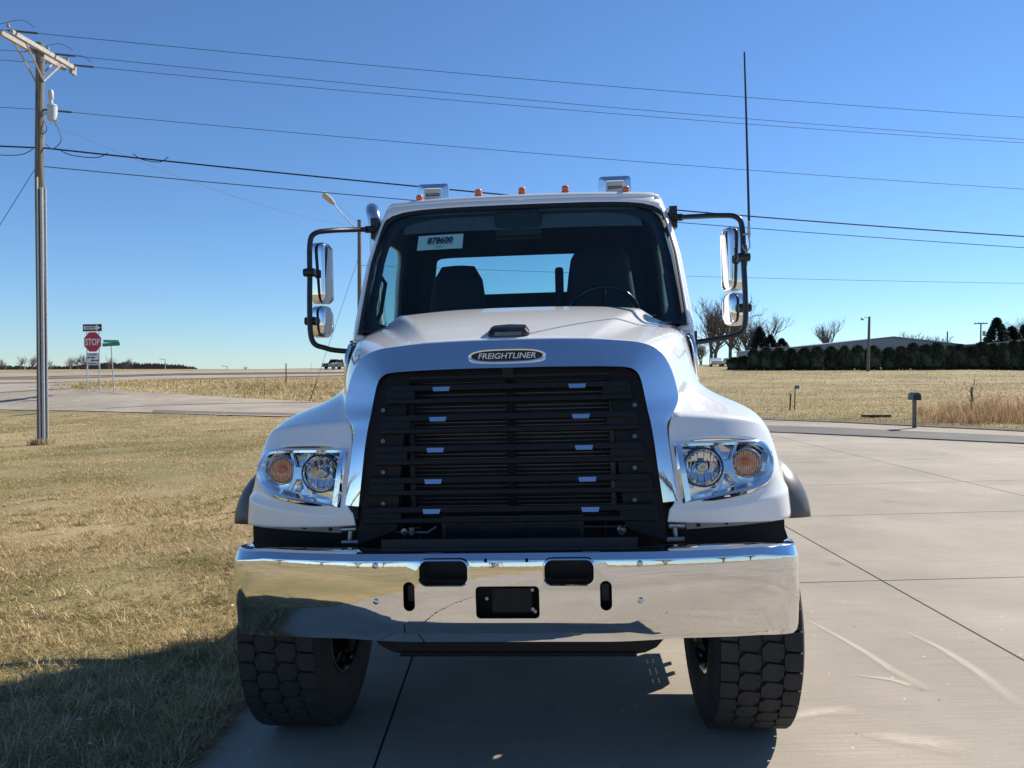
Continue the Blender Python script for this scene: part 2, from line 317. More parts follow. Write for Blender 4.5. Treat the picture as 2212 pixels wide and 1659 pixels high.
# concrete yard: a bed with slabs, joints recessed between them
def clip(poly, nrm, c):
    out = []
    for i in range(len(poly)):
        a, b = poly[i], poly[(i + 1) % len(poly)]; da = a[0] * nrm[0] + a[1] * nrm[1] - c; db = b[0] * nrm[0] + b[1] * nrm[1] - c
        if da <= 0: out.append(a)
        if da * db < 0: t = da / (da - db); out.append((a[0] + (b[0] - a[0]) * t, a[1] + (b[1] - a[1]) * t))
    return out
def conc_mat():
    m = mat('yard_concrete', (.335, .292, .228), (.405, .355, .28), .9, rough=.85, bump=.16, bscale=120, c3=(.295, .26, .207), s3=.5, rand=.035, detail=10, world_co=True)
    n, l = nodes_of(m); p = n['Principled BSDF']; src = p.inputs['Base Color'].links[0].from_socket
    geo = n.new('ShaderNodeNewGeometry'); v = n.new('ShaderNodeTexVoronoi'); v.inputs['Scale'].default_value = 12; v.inputs['Randomness'].default_value = 1
    l.new(geo.outputs['Position'], v.inputs['Vector'])
    sepc = n.new('ShaderNodeSeparateColor'); l.new(v.outputs['Color'], sepc.inputs[0])
    lt = n.new('ShaderNodeMath'); lt.operation = 'LESS_THAN'; lt.inputs[1].default_value = .085; l.new(v.outputs['Distance'], lt.inputs[0])
    gt = n.new('ShaderNodeMath'); gt.operation = 'GREATER_THAN'; gt.inputs[1].default_value = .78; l.new(sepc.outputs[0], gt.inputs[0])
    ml = n.new('ShaderNodeMath'); ml.operation = 'MULTIPLY'; l.new(lt.outputs[0], ml.inputs[0]); l.new(gt.outputs[0], ml.inputs[1])
    g2 = n.new('ShaderNodeMath'); g2.operation = 'GREATER_THAN'; g2.inputs[1].default_value = .35; l.new(sepc.outputs[1], g2.inputs[0])
    spk = n.new('ShaderNodeMix'); spk.data_type = 'RGBA'; l.new(g2.outputs[0], spk.inputs[0]); spk.inputs[6].default_value = (.08, .07, .06, 1); spk.inputs[7].default_value = (.68, .63, .55, 1)
    mx = n.new('ShaderNodeMix'); mx.data_type = 'RGBA'; l.new(ml.outputs[0], mx.inputs[0]); l.new(src, mx.inputs[6]); l.new(spk.outputs[2], mx.inputs[7])
    fine = n.new('ShaderNodeTexNoise'); fine.inputs['Scale'].default_value = 210; fine.inputs['Detail'].default_value = 2; l.new(geo.outputs['Position'], fine.inputs['Vector'])
    mr = n.new('ShaderNodeMapRange'); l.new(fine.outputs[0], mr.inputs[0]); mr.inputs[1].default_value = .25; mr.inputs[2].default_value = .75; mr.inputs[3].default_value = .82; mr.inputs[4].default_value = 1.16
    mu = n.new('ShaderNodeMix'); mu.data_type = 'RGBA'; mu.blend_type = 'MULTIPLY'; mu.inputs[0].default_value = 1; l.new(mx.outputs[2], mu.inputs[6]); l.new(mr.outputs[0], mu.inputs[7])
    mpb = n.new('ShaderNodeMapping'); mpb.inputs['Scale'].default_value = (2.2, 60, 1); l.new(geo.outputs['Position'], mpb.inputs[0])
    bro = n.new('ShaderNodeTexNoise'); bro.inputs['Scale'].default_value = 1.; bro.inputs['Detail'].default_value = 3; l.new(mpb.outputs[0], bro.inputs['Vector'])
    mrb = n.new('ShaderNodeMapRange'); l.new(bro.outputs[0], mrb.inputs[0]); mrb.inputs[1].default_value = .3; mrb.inputs[2].default_value = .7; mrb.inputs[3].default_value = .90; mrb.inputs[4].default_value = 1.08
    mu2 = n.new('ShaderNodeMix'); mu2.data_type = 'RGBA'; mu2.blend_type = 'MULTIPLY'; mu2.inputs[0].default_value = 1; l.new(mu.outputs[2], mu2.inputs[6]); l.new(mrb.outputs[0], mu2.inputs[7])
    vo = n.new('ShaderNodeTexVoronoi'); vo.inputs['Scale'].default_value = .9; wob = n.new('ShaderNodeTexNoise'); wob.inputs['Scale'].default_value = 9; wob.inputs['Detail'].default_value = 4; l.new(geo.outputs['Position'], wob.inputs['Vector'])
    av = n.new('ShaderNodeVectorMath'); av.operation = 'MULTIPLY_ADD'; l.new(wob.outputs['Color'], av.inputs[0]); av.inputs[1].default_value = (.12, .12, 0); l.new(geo.outputs['Position'], av.inputs[2]); l.new(av.outputs[0], vo.inputs['Vector'])
    od = n.new('ShaderNodeMapRange'); l.new(vo.outputs['Distance'], od.inputs[0]); od.inputs[1].default_value = .03; od.inputs[2].default_value = .10; od.inputs[3].default_value = .72; od.inputs[4].default_value = 1.
    mu3 = n.new('ShaderNodeMix'); mu3.data_type = 'RGBA'; mu3.blend_type = 'MULTIPLY'; mu3.inputs[0].default_value = 1; l.new(mu2.outputs[2], mu3.inputs[6]); l.new(od.outputs[0], mu3.inputs[7])
    l.new(mu3.outputs[2], p.inputs['Base Color']); return m
M['conc'] = conc_mat()
M['joint'] = mat('joint_dirt', (.035, .03, .025), (.06, .05, .04), 20, rough=1)
xl = [-1.49, -.63, 3.03, 6.69, 10.35, 14.01, 17.67, 21.33, 24.99, 28.65, 32.3]
yl = [-30, -24.6, -19.2, -13.8, -8.4, -3, -.2, 2.75, 6.28, 9.04, 11.37, 14.1, 16.8, 19.5, 22.2, 24.9, 27.6]
nrm = (1.13, 1.); cc = 1.13 * 7.2 + 20.4
nl = math.hypot(*nrm)
bed = clip([(xl[0] + .01, yl[0]), (xl[-1], yl[0]), (xl[-1], yl[-1]), (xl[0] + .01, yl[-1])], nrm, cc - .02)
drv = MB().prism([(x, y, plane(x) - .12) for x, y in bed], (0, 0, .104)).build('driveway', M['joint'], ang=0); tag(drv, kind='structure')
for i in range(len(xl) - 1):
    for j in range(len(yl) - 1):
        g = .006
        poly = clip([(xl[i] + g, yl[j] + g), (xl[i + 1] - g, yl[j] + g), (xl[i + 1] - g, yl[j + 1] - g), (xl[i] + g, yl[j + 1] - g)], nrm, cc)
        if len(poly) < 3: continue
        cx = sum(p[0] for p in poly) / len(poly); cy = sum(p[1] for p in poly) / len(poly)
        ins = [(cx + (x - cx) * .9985, cy + (y - cy) * .9985) for x, y in poly]
        n = len(poly); s = MB()
        s.add([(x, y, plane(x) - .11) for x, y in poly] + [(x, y, plane(x) - .004) for x, y in poly] + [(x, y, plane(x)) for x, y in ins],
              [tuple(range(n))[::-1], tuple(range(2 * n, 3 * n))] + [(a * n + k, a * n + (k + 1) % n, (a + 1) * n + (k + 1) % n, (a + 1) * n + k) for a in (0, 1) for k in range(n)])
        s.build('slab', M['conc'], drv, ang=0)
# pale scrape marks on the slabs
def scrape_mat():
    m = bpy.data.materials.new('scrape'); m.use_nodes = True; n, l = nodes_of(m); p = n['Principled BSDF']
    p.inputs['Base Color'].default_value = (.66, .59, .47, 1); p.inputs['Roughness'].default_value = .9
    uv = n.new('ShaderNodeUVMap'); uv.uv_map = 'UVMap'; sp = n.new('ShaderNodeSeparateXYZ'); l.new(uv.outputs[0], sp.inputs[0])
    def mth(op, a, b=None):
        t = n.new('ShaderNodeMath'); t.operation = op
        for k, x in enumerate((a, b)):
            if x is None: continue
            if isinstance(x, (int, float)): t.inputs[k].default_value = x
            else: l.new(x, t.inputs[k])
        return t.outputs[0]
    fx = mth('MULTIPLY', mth('MULTIPLY', sp.outputs[0], mth('SUBTRACT', 1., sp.outputs[0])), 4.)
    fy = mth('MULTIPLY', mth('MULTIPLY', sp.outputs[1], mth('SUBTRACT', 1., sp.outputs[1])), 4.)
    mp = n.new('ShaderNodeMapping'); mp.inputs['Scale'].default_value = (5, 9, 1); l.new(uv.outputs[0], mp.inputs[0])
    ns = n.new('ShaderNodeTexNoise'); ns.inputs['Scale'].default_value = 1.6; ns.inputs['Detail'].default_value = 8; l.new(mp.outputs[0], ns.inputs['Vector'])
    a = mth('MULTIPLY', mth('MULTIPLY', mth('POWER', fx, .6), mth('POWER', fy, 1.3)), mth('MULTIPLY', ns.outputs[0], 1.3)); l.new(a, p.inputs['Alpha']); return m
M['scrape'] = scrape_mat()
def gnd(u, v):
    a, b, c = ray(u, v); t = CAM_H / (SLOPE * a - c); return Vector((a * t, b * t, SLOPE * a * t))
def scrape(pts, w):
    P = [gnd(u, v) for u, v in pts]; n = len(P); rows = [[], []]
    for i, p in enumerate(P):
        t = (P[min(i + 1, n - 1)] - P[max(i - 1, 0)]); t.z = 0; t.normalize(); s = Vector((-t.y, t.x, 0))
        ww = w * (.35 + .65 * i / (n - 1))
        for k, q in enumerate((p - s * ww, p + s * ww)): rows[k].append((q.x, q.y, plane(q.x) + .003))
    o = MB().grid(rows).build('scrape_mark', M['scrape'], drv, ang=0)
    uvl = o.data.uv_layers.new(name='UVMap')
    key = {}
    for k in (0, 1):
        for i, q in enumerate(rows[k]): key[tuple(round(c, 4) for c in q)] = (i / (n - 1), k)
    for lp in o.data.loops: uvl.data[lp.index].uv = key.get(tuple(round(c, 4) for c in o.data.vertices[lp.vertex_index].co), (0, 0))
    return o
scrape([(1735, 1336), (1800, 1370), (1870, 1410), (1925, 1447), (2010, 1494)], .05)
scrape([(1850, 1460), (1920, 1468), (2010, 1494)], .04)
scrape([(1950, 1362), (2030, 1400), (2110, 1450), (2215, 1536)], .06)
scrape([(1860, 1590), (1960, 1600), (2100, 1622)], .12)
scrape([(1690, 1560), (1760, 1540), (1850, 1535)], .08)

# ------------------------------------------------------------------ the truck
truck = thing('truck', 'large white conventional cab truck with chrome bumper parked on the concrete', 'truck')
TR = Matrix.Rotation(-math.atan(SLOPE), 4, 'Y') @ Matrix.Rotation(R(-4), 4, 'Z')
truck.matrix_world = Matrix.Translation((0, 3.15, 0)) @ TR
_TI = TR.to_3x3().transposed()
def tl(u, v, y):                                          # photo pixel + depth along the truck -> truck coordinates
    d = _TI @ Vector(ray(u, v)); o = _TI @ (Vector((0, 0, CAM_H)) - Vector((0, 3.15, 0))); t = (y - o.y) / d.y; return o + d * t

# --- hood with fenders: control net, half, mirrored and subdivided
bmh = bmesh.new(); lay = bmh.edges.layers.float.new('crease_edge')
cache = {}
def hv(p):
    k = tuple(round(c, 4) for c in p)
    if k not in cache: cache[k] = bmh.verts.new(k)
    return cache[k]
def hgrid(rows, skip=()):
    for i in range(len(rows) - 1):
        for j in range(len(rows[0]) - 1):
            if (i, j) in skip: continue
            q = [hv(rows[i][j]), hv(rows[i][j + 1]), hv(rows[i + 1][j + 1]), hv(rows[i + 1][j])]
            bmh.faces.new(q)
F_ = [(0, .400, 1.930), (.20, .402, 1.929), (.37, .407, 1.924), (.46, .412, 1.919), (.60, .422, 1.905), (.69, .437, 1.868), (.738, .442, 1.80), (.765, .43, 1.71), (.772, .41, 1.64)]
R_ = [(0, 1.28, 2.155), (.42, 1.28, 2.150), (.69, 1.29, 2.128), (.79, 1.31, 2.062), (.87, 1.33, 2.04), (.945, 1.36, 2.01), (.985, 1.38, 1.94), (1.01, 1.40, 1.86), (1.02, 1.41, 1.79)]
def hrow(t, bul):
    out = []
    for j, (a, b) in enumerate(zip(F_, R_)):
        p = [lerp(a[k], b[k], t) for k in range(3)]
        p[2] += bul * (.022 if j < 6 else .03); p[0] += bul * (.02 if j >= 5 else 0)
        if j in (3, 4): p[2] -= bul * .012
        out.append(tuple(p))
    return out
fen = {9: [(.735, .345, 1.575), (.845, .62, 1.662), (.955, .92, 1.70), (1.03, 1.42, 1.715)],
       10: [(.95, .370, 1.562), (1.00, .64, 1.618), (1.06, .92, 1.645), (1.10, 1.42, 1.63)],
       11: [(1.115, .425, 1.545), (1.14, .65, 1.588), (1.155, .92, 1.605), (1.15, 1.42, 1.585)],
       12: [(1.185, .485, 1.505), (1.212, .65, 1.538), (1.218, .95, 1.55), (1.185, 1.42, 1.55)]}
top_rows = [F_, hrow(.34, 1.), hrow(.68, .9), R_]
top_rows = [list(r_) + [fen[c][i] for c in (9, 10, 11, 12)] for i, r_ in enumerate(top_rows)]
hgrid(top_rows)
front = [[(.735, .345, 1.575), (.78, .348, 1.572), (.95, .370, 1.562), (1.115, .425, 1.545), (1.185, .485, 1.505)],
         [(.708, .305, 1.50), (.752, .305, 1.47), (.95, .318, 1.467), (1.135, .385, 1.46), (1.213, .47, 1.45)],
         [(.722, .258, 1.35), (.764, .259, 1.345), (.95, .280, 1.345), (1.165, .362, 1.345), (1.245, .46, 1.33)],
         [(.737, .238, 1.205), (.775, .238, 1.188), (.95, .258, 1.205), (1.16, .335, 1.24), (1.262, .45, 1.235)],
         [(.70, .226, 1.172), (.775, .226, 1.158), (.95, .238, 1.165), (1.18, .318, 1.20), (1.280, .44, 1.21)],
         [(.69, .230, 1.115), (.775, .230, 1.110), (.95, .242, 1.105), (1.20, .325, 1.095), (1.290, .44, 1.088)]]
# row 0 must share the top edge: split the first quad of the fender top accordingly
for i, r_ in enumerate(front):
    pass
f0 = [front[0][0], front[0][2], front[0][3], front[0][4]]
# top row joins 4 points, next row 5: triangle at the inner corner
bmh.faces.new([hv(f0[0]), hv(front[1][0]), hv(front[1][1])])
bmh.faces.new([hv(f0[0]), hv(front[1][1]), hv(front[1][2]), hv(f0[1])])
bmh.faces.new([hv(f0[1]), hv(front[1][2]), hv(front[1][3]), hv(f0[2])])
bmh.faces.new([hv(f0[2]), hv(front[1][3]), hv(front[1][4]), hv(f0[3])])
hgrid(front[1:], skip={(0, 1), (0, 2), (1, 1), (1, 2)})
side = [[front[k][4] for k in range(6)],
        [(1.212, .65, 1.538), (1.236, .65, 1.47), (1.262, .65, 1.36), (1.278, .64, 1.28), (1.286, .63, 1.245), (1.290, .62, 1.19)],
        [(1.218, .95, 1.55), (1.238, .95, 1.49), (1.262, .95, 1.40), (1.274, .95, 1.32), (1.28, .95, 1.28), (1.285, .95, 1.238)],
        [(1.185, 1.42, 1.55), (1.20, 1.42, 1.47), (1.225, 1.42, 1.36), (1.24, 1.42, 1.25), (1.25, 1.42, 1.15), (1.255, 1.42, 1.02)]]
hgrid(side)
bmh.verts.ensure_lookup_table(); bmh.edges.ensure_lookup_table()
def crease(pts, w):
    for a, b in zip(pts[:-1], pts[1:]):
        e = bmh.edges.get((hv(a), hv(b)))
        if e: e[lay] = w
crease([r_[2] for r_ in top_rows], .75); crease([r_[3] for r_ in top_rows], .45)
crease([r_[9] for r_ in top_rows], .35)
crease([front[0][0], front[0][2], front[0][3], front[0][4]], .62)
crease(front[4], .6); crease([r_[4] for r_ in side], .5); crease([front[k][4] for k in range(6)], .15)
crease([r_[0] for r_ in side[1:]], .3); crease(front[5], .9); crease([front[4][0], front[5][0]], .9)
mirror = [(v, v.co.copy()) for v in bmh.verts]
newv = {}; olde = [e for e in bmh.edges if e[lay] > 0]
for v, c in mirror: newv[v] = v if abs(c.x) < 1e-6 else bmh.verts.new((-c.x, c.y, c.z))
for f in list(bmh.faces): bmh.faces.new([newv[v] for v in reversed(f.verts)])
for e in olde:
    if e.is_valid:
        e2 = bmh.edges.get((newv[e.verts[0]], newv[e.verts[1]]))
        if e2: e2[lay] = e[lay]
bmesh.ops.recalc_face_normals(bmh, faces=bmh.faces)
me = bpy.data.meshes.new('hood'); bmh.to_mesh(me); bmh.free(); me.materials.append(M['paint']); me.shade_smooth()
hood = obj('hood', me, truck)
sm = hood.modifiers.new('s', 'SUBSURF'); sm.boundary_smooth = 'PRESERVE_CORNERS'; sm.levels = sm.render_levels = 3
sol = hood.modifiers.new('t', 'SOLIDIFY'); sol.thickness = .012; sol.offset = -1
bake(hood)
cap = MB()                                                # black intake cap on the hood nose
sc = []
for y, z0, w, hh in ((.455, 1.945, .080, .030), (.47, 1.945, .092, .052), (.50, 1.95, .096, .062), (.60, 1.965, .088, .060), (.70, 1.985, .07, .045)):
    sc.append([(x * w, y, z0 - .01 + q * hh) for x, q in ((-1.06, 0), (-1.02, .6), (-.85, .95), (0, 1.02), (.85, .95), (1.02, .6), (1.06, 0))])
cap.grid(sc); cap.add(sc[0], [tuple(range(7))]); cap.add(sc[-1], [tuple(range(7))[::-1]])
cp = cap.build('hood_scoop', M['satin'], truck, 30)
MB().box((0, .452, 1.962), (.125, .006, .018)).build('scoop_slot', M['fin'], cp)

# --- chrome grille surround
out = F_[:9] + [(.735, .343, 1.575), (.706, .305, 1.53), (.709, .276, 1.44), (.72, .256, 1.335), (.735, .240, 1.205)]
inn = [(0, .335, 1.803), (.20, .335, 1.803), (.37, .335, 1.80), (.46, .335, 1.797), (.545, .334, 1.79), (.582, .333, 1.768), (.598, .331, 1.735), (.607, .320, 1.69), (.615, .306, 1.64), (.622, .294, 1.595), (.632, .282, 1.545), (.643, .262, 1.46), (.655, .246, 1.345), (.672, .236, 1.20)]
mid = []
for i, (a, b) in enumerate(zip(out, inn)):
    t = .34 if i < 9 else .22
    p = [lerp(a[k], b[k], t) for k in range(3)]; p[1] -= (.004 if i < 6 else .012) if i < 10 else .006; mid.append(tuple(p))
mid[0] = (0, .380, 1.906); mid[1] = (.20, .380, 1.905); mid[2] = (.33, .380, 1.902); mid[3] = (.42, .376, 1.886)
def off(P, dy, k=0): return [(x * (1 - k), y + dy, z) for x, y, z in P]
def dens(P, n=4):                                        # catmull-rom resample
    P = [Vector(p) for p in P]; o_ = []
    for i in range(len(P) - 1):
        p0, p1, p2, p3 = P[max(i - 1, 0)], P[i], P[i + 1], P[min(i + 2, len(P) - 1)]
        for j in range(n):
            t = j / n; o_.append(.5 * ((2 * p1) + (p2 - p0) * t + (2 * p0 - 5 * p1 + 4 * p2 - p3) * t * t + (3 * p1 - p0 - 3 * p2 + p3) * t ** 3))
    return o_ + [P[-1]]
prs = [off(out, .03), off(out, -.004), mid, off(inn, -.008), inn, off(inn, .035, .004)]
den = [dens(P) for P in prs]
ks = 7 * 4 + 2
sur = MB(); sur.grid([[p for p in P[:ks + 1]] for P in den]); sur.mirror_x()
so_ = sur.build('grille_surround', M['chrome'], truck, 32)
for sgn in (1, -1):
    s = MB(); s.grid([[Vector((p.x * sgn, p.y, p.z)) for p in P[ks:]] for P in den])
    for i in range(len(s.v)): 
        pass
    o = s.build('surround_side', M['chrome'], truck, 32)
# badge
MB().prism([(.178 * math.copysign(abs(math.cos(a)) ** .55, math.cos(a)), .318, 1.857 + .030 * math.copysign(abs(math.sin(a)) ** .9, math.sin(a))) for a in [2 * PI * k / 40 for k in range(40)]], (0, .02, 0))
bd = MB()
def oval(w, hh, y, n=44): return [(w * math.copysign(abs(math.cos(a)) ** .62, math.cos(a)), y, 1.857 + hh * math.copysign(abs(math.sin(a)) ** .95, math.sin(a))) for a in [2 * PI * k / n for k in range(n)]]
bd.grid([oval(.180, .033, .385), oval(.180, .033, .340), oval(.174, .029, .332), oval(.163, .024, .334), oval(.160, .022, .338)], closed=True)
bdo = bd.build('badge', M['chrome'], truck, 40)
MB().add(oval(.162, .0235, .3365), [tuple(range(44))]).build('badge_plate', M['ink'], bdo, 0)
text_mesh('badge_lettering', 'FREIGHTLINER', .036, .001, M['silver'], bdo, facing((0, .3350, 1.857)), shear=.22, bold=.0004, width=.262)

# --- grille: louvres, accents, bolts, radiator behind
def yg(z): return float(np.interp(z, [1.0, 1.2, 1.35, 1.46, 1.55, 1.65, 1.8], [.262, .264, .274, .288, .306, .332, .380]))
grl = MB()                                               # black frame filling the opening, with a big window in it
def gin(k):
    return [(x * k, yg(z) - .002, z) for x, y, z in inn]
fr_o = [(x * .997, yg(z) + .01, z - .002) for x, y, z in inn] + [(.685, yg(1.10), 1.10), (.69, yg(1.02), 1.02)]
fr_i = []
for i, (x, y, z) in enumerate(fr_o):
    zz = min(z, 1.745) if i < 8 else z
    fr_i.append((min(x, .455 + .05 * (1.75 - zz) / .6), yg(max(zz, 1.085)) + .004, max(zz, 1.085)))
grl.grid([fr_o, fr_i, [(x, y + .04, z) for x, y, z in fr_i]]); grl.mirror_x()
grille = grl.build('grille', M['black'], truck, 30)
lv = [(835.5, 863.9), (901, 929), (968.6, 997.6), (1038.4, 1065.5), (1106, 1129.5)]
chx = [(949, 1242), (941.5, 1250), (937.5, 1258), (932.5, 1265), (928.5, 1271)]
for k, (va, vb) in enumerate(lv):
    za, zb = tl(1106, va, .30 - .03 * k).z, tl(1106, vb, .30 - .03 * k).z
    w = lerp(.555, .655, k / 4); ws = lerp(.425, .485, k / 4)
    ya, yb = yg(za) - .022, yg(zb) - .022
    s = MB()
    s.box((0, ya + .012, za), (2 * w - .02, .036, .026), Matrix.Rotation(R(-16), 3, 'X'))
    s.box((0, yb + .012, zb), (2 * w, .036, .021), Matrix.Rotation(R(-16), 3, 'X'))
    for sg in (-1, 1):
        zc = (za + zb) / 2; s.box((sg * (w + ws) / 2, yg(zc) - .010, zc), (w - ws, .02, za - zb + .012), Matrix.Rotation(R(-14), 3, 'X'))
    bevel(s.build('louvre', M['black'], grille, 30), .003)
    cxx = (tl(chx[k][1], va, ya).x - tl(chx[k][0], va, ya).x) / 2
    for sg in (-1, 1):
        zt = za - .002; x0 = sg * cxx + .006
        b = MB().prism([(x0 - .040, ya - .006, zt + .009), (x0 + .040, ya - .006, zt + .009), (x0 + .035, ya - .015, zt - .010), (x0 - .035, ya - .015, zt - .010)], (0, .02, 0))
        b.build('chrome_accent', M['chrome_sat'], grille, 0)
for va, vb in ((886, 874.6), (952.7, 942), (1020, 1010), (1088, 1080)):
    for sg in (-1, 1):
        q_ = tl(827.6, va, .30) if sg < 0 else tl(1371, vb, .30); zc = q_.z; zc = tl(827.6 if sg < 0 else 1371, va if sg < 0 else vb, yg(zc)).z; xx = tl(827.6 if sg < 0 else 1371, va if sg < 0 else vb, yg(zc)).x
        b = MB().lathe([(.010, .004), (.010, -.003), (.005, -.004), (.005, -.007), (0.0005, -.008)], (xx, yg(zc), zc), 'Y', 12); b.build('bolt', M['fin'], grille, 30)
MB().box((0, .46, 1.42), (.035, .03, .72)).build('centre_bar', M['black'], grille, 0)
tb = MB().box((0, yg(1.765), 1.765), (.92, .012, .012)); tb.box((0, yg(1.75), 1.78), (.05, .012, .05)); tb.build('top_strip', M['black'], grille, 0)
rad = MB().box((0, .56, 1.42), (1.22, .04, .76)).build('radiator', M['deep'], truck, 0)
fn = MB()
zz = 1.13
while zz < 1.77:
    fn.box((0, .525, zz), (1.06, .03, .0035)); zz += .019
fo = fn.build('radiator_fins', M['fin'], rad, 0); fo['kind'] = 'stuff'
for sg in (-1, 1):
    MB().box((sg * .475, .50, 1.45), (.022, .05, .60)).build('side_tank', M['fin'], rad, 0)
    MB().box((sg * .60, .50, 1.40), (.14, .05, .76)).build('radiator_shroud', M['deep'], rad, 0)
vf = MB()
for k in range(90): vf.box((-.31 + k * .62 / 89, .40, 1.045), (.0022, .02, .13))
vf.box((0, .42, 1.045), (.66, .02, .14)); vf.build('cooler_fins', M['fin'], rad, 0)['kind'] = 'stuff'
ch = MB().box((0, .46, .985), (1.36, .03, .13)); ch.build('lower_valance', M['black'], truck, 0)
pp = MB().tube([tl(855, 1149, .36), tl(925, 1150, .36), tl(942, 1138, .36)], .006, 8); pp.box(tl(890, 1147, .355), (.022, .02, .034)); pp.lathe([(.016, 0), (.016, -.02), (.001, -.022)], tl(875, 1147, .37), 'Y', 12)
pp.build('coolant_pipe', M['steel'], truck, 30)
rf = MB().lathe([(.021, .03), (.021, 0), (.013, -.004), (.012, -.012), (.001, -.013)], tl(1343, 1145, .37), 'Y', 18); rf.tube([tl(1110, 1137, .40), tl(1335, 1137, .40)], .005, 6)
for q_ in (tl(1343, 1169, .38), tl(873, 1167, .38)): MB().lathe([(.009, .05), (.009, -.004), (.001, -.005)], q_, 'Y', 10).build('valance_bolt', M['steel'], truck, 30)
rf.build('radiator_fitting', M['steel'], truck, 30)

# --- headlights
bz_o = [(.728, 1.455), (.80, 1.456), (.90, 1.456), (1.0, 1.455), (1.08, 1.453), (1.125, 1.447), (1.152, 1.428), (1.168, 1.395), (1.172, 1.35), (1.165, 1.305), (1.148, 1.275), (1.115, 1.253), (1.05, 1.238), (.95, 1.222), (.85, 1.207), (.757, 1.194), (.748, 1.26), (.738, 1.35)]
def yface(x, z):
    return .226 + .10 * (z - 1.115) + .55 * max(0, z - 1.35) ** 1.25 + .024 * (max(0, x - .72) / .23) ** 1.75
def shrink(P, a, b):                                       # towards centre by about a metres (inner side b)
    cx = sum(p[0] for p in P) / len(P); cz = sum(p[1] for p in P) / len(P); o_ = []
    for x, z in P:
        sx = (x - cx); sz = (z - cz); k = a if sx > -.15 else b
        o_.append((x - math.copysign(min(abs(sx), k if abs(sx) > .12 else k * abs(sx) / .12), sx), z - math.copysign(a * .85 * min(1, abs(sz) / .07), sz)))
    return o_
bz_i = shrink(bz_o, .020, .034)
bz_m = shrink(bz_o, .008, .010)
def cat2(P, n=3):
    o_ = []; N = len(P)
    for i in range(N):
        p0, p1, p2, p3 = [Vector((*P[(i + k) % N], 0)) for k in (-1, 0, 1, 2)]
        sharp1 = i in (0, 15); sharp2 = (i + 1) % N in (0, 15)
        if sharp1: p0 = p1 - (p2 - p1)
        if sharp2: p3 = p2 + (p2 - p1)
        for j in range(n):
            t = j / n; q = .5 * ((2 * p1) + (p2 - p0) * t + (2 * p0 - 5 * p1 + 4 * p2 - p3) * t * t + (3 * p1 - p0 - 3 * p2 + p3) * t ** 3); o_.append((q.x, q.y))
    return o_
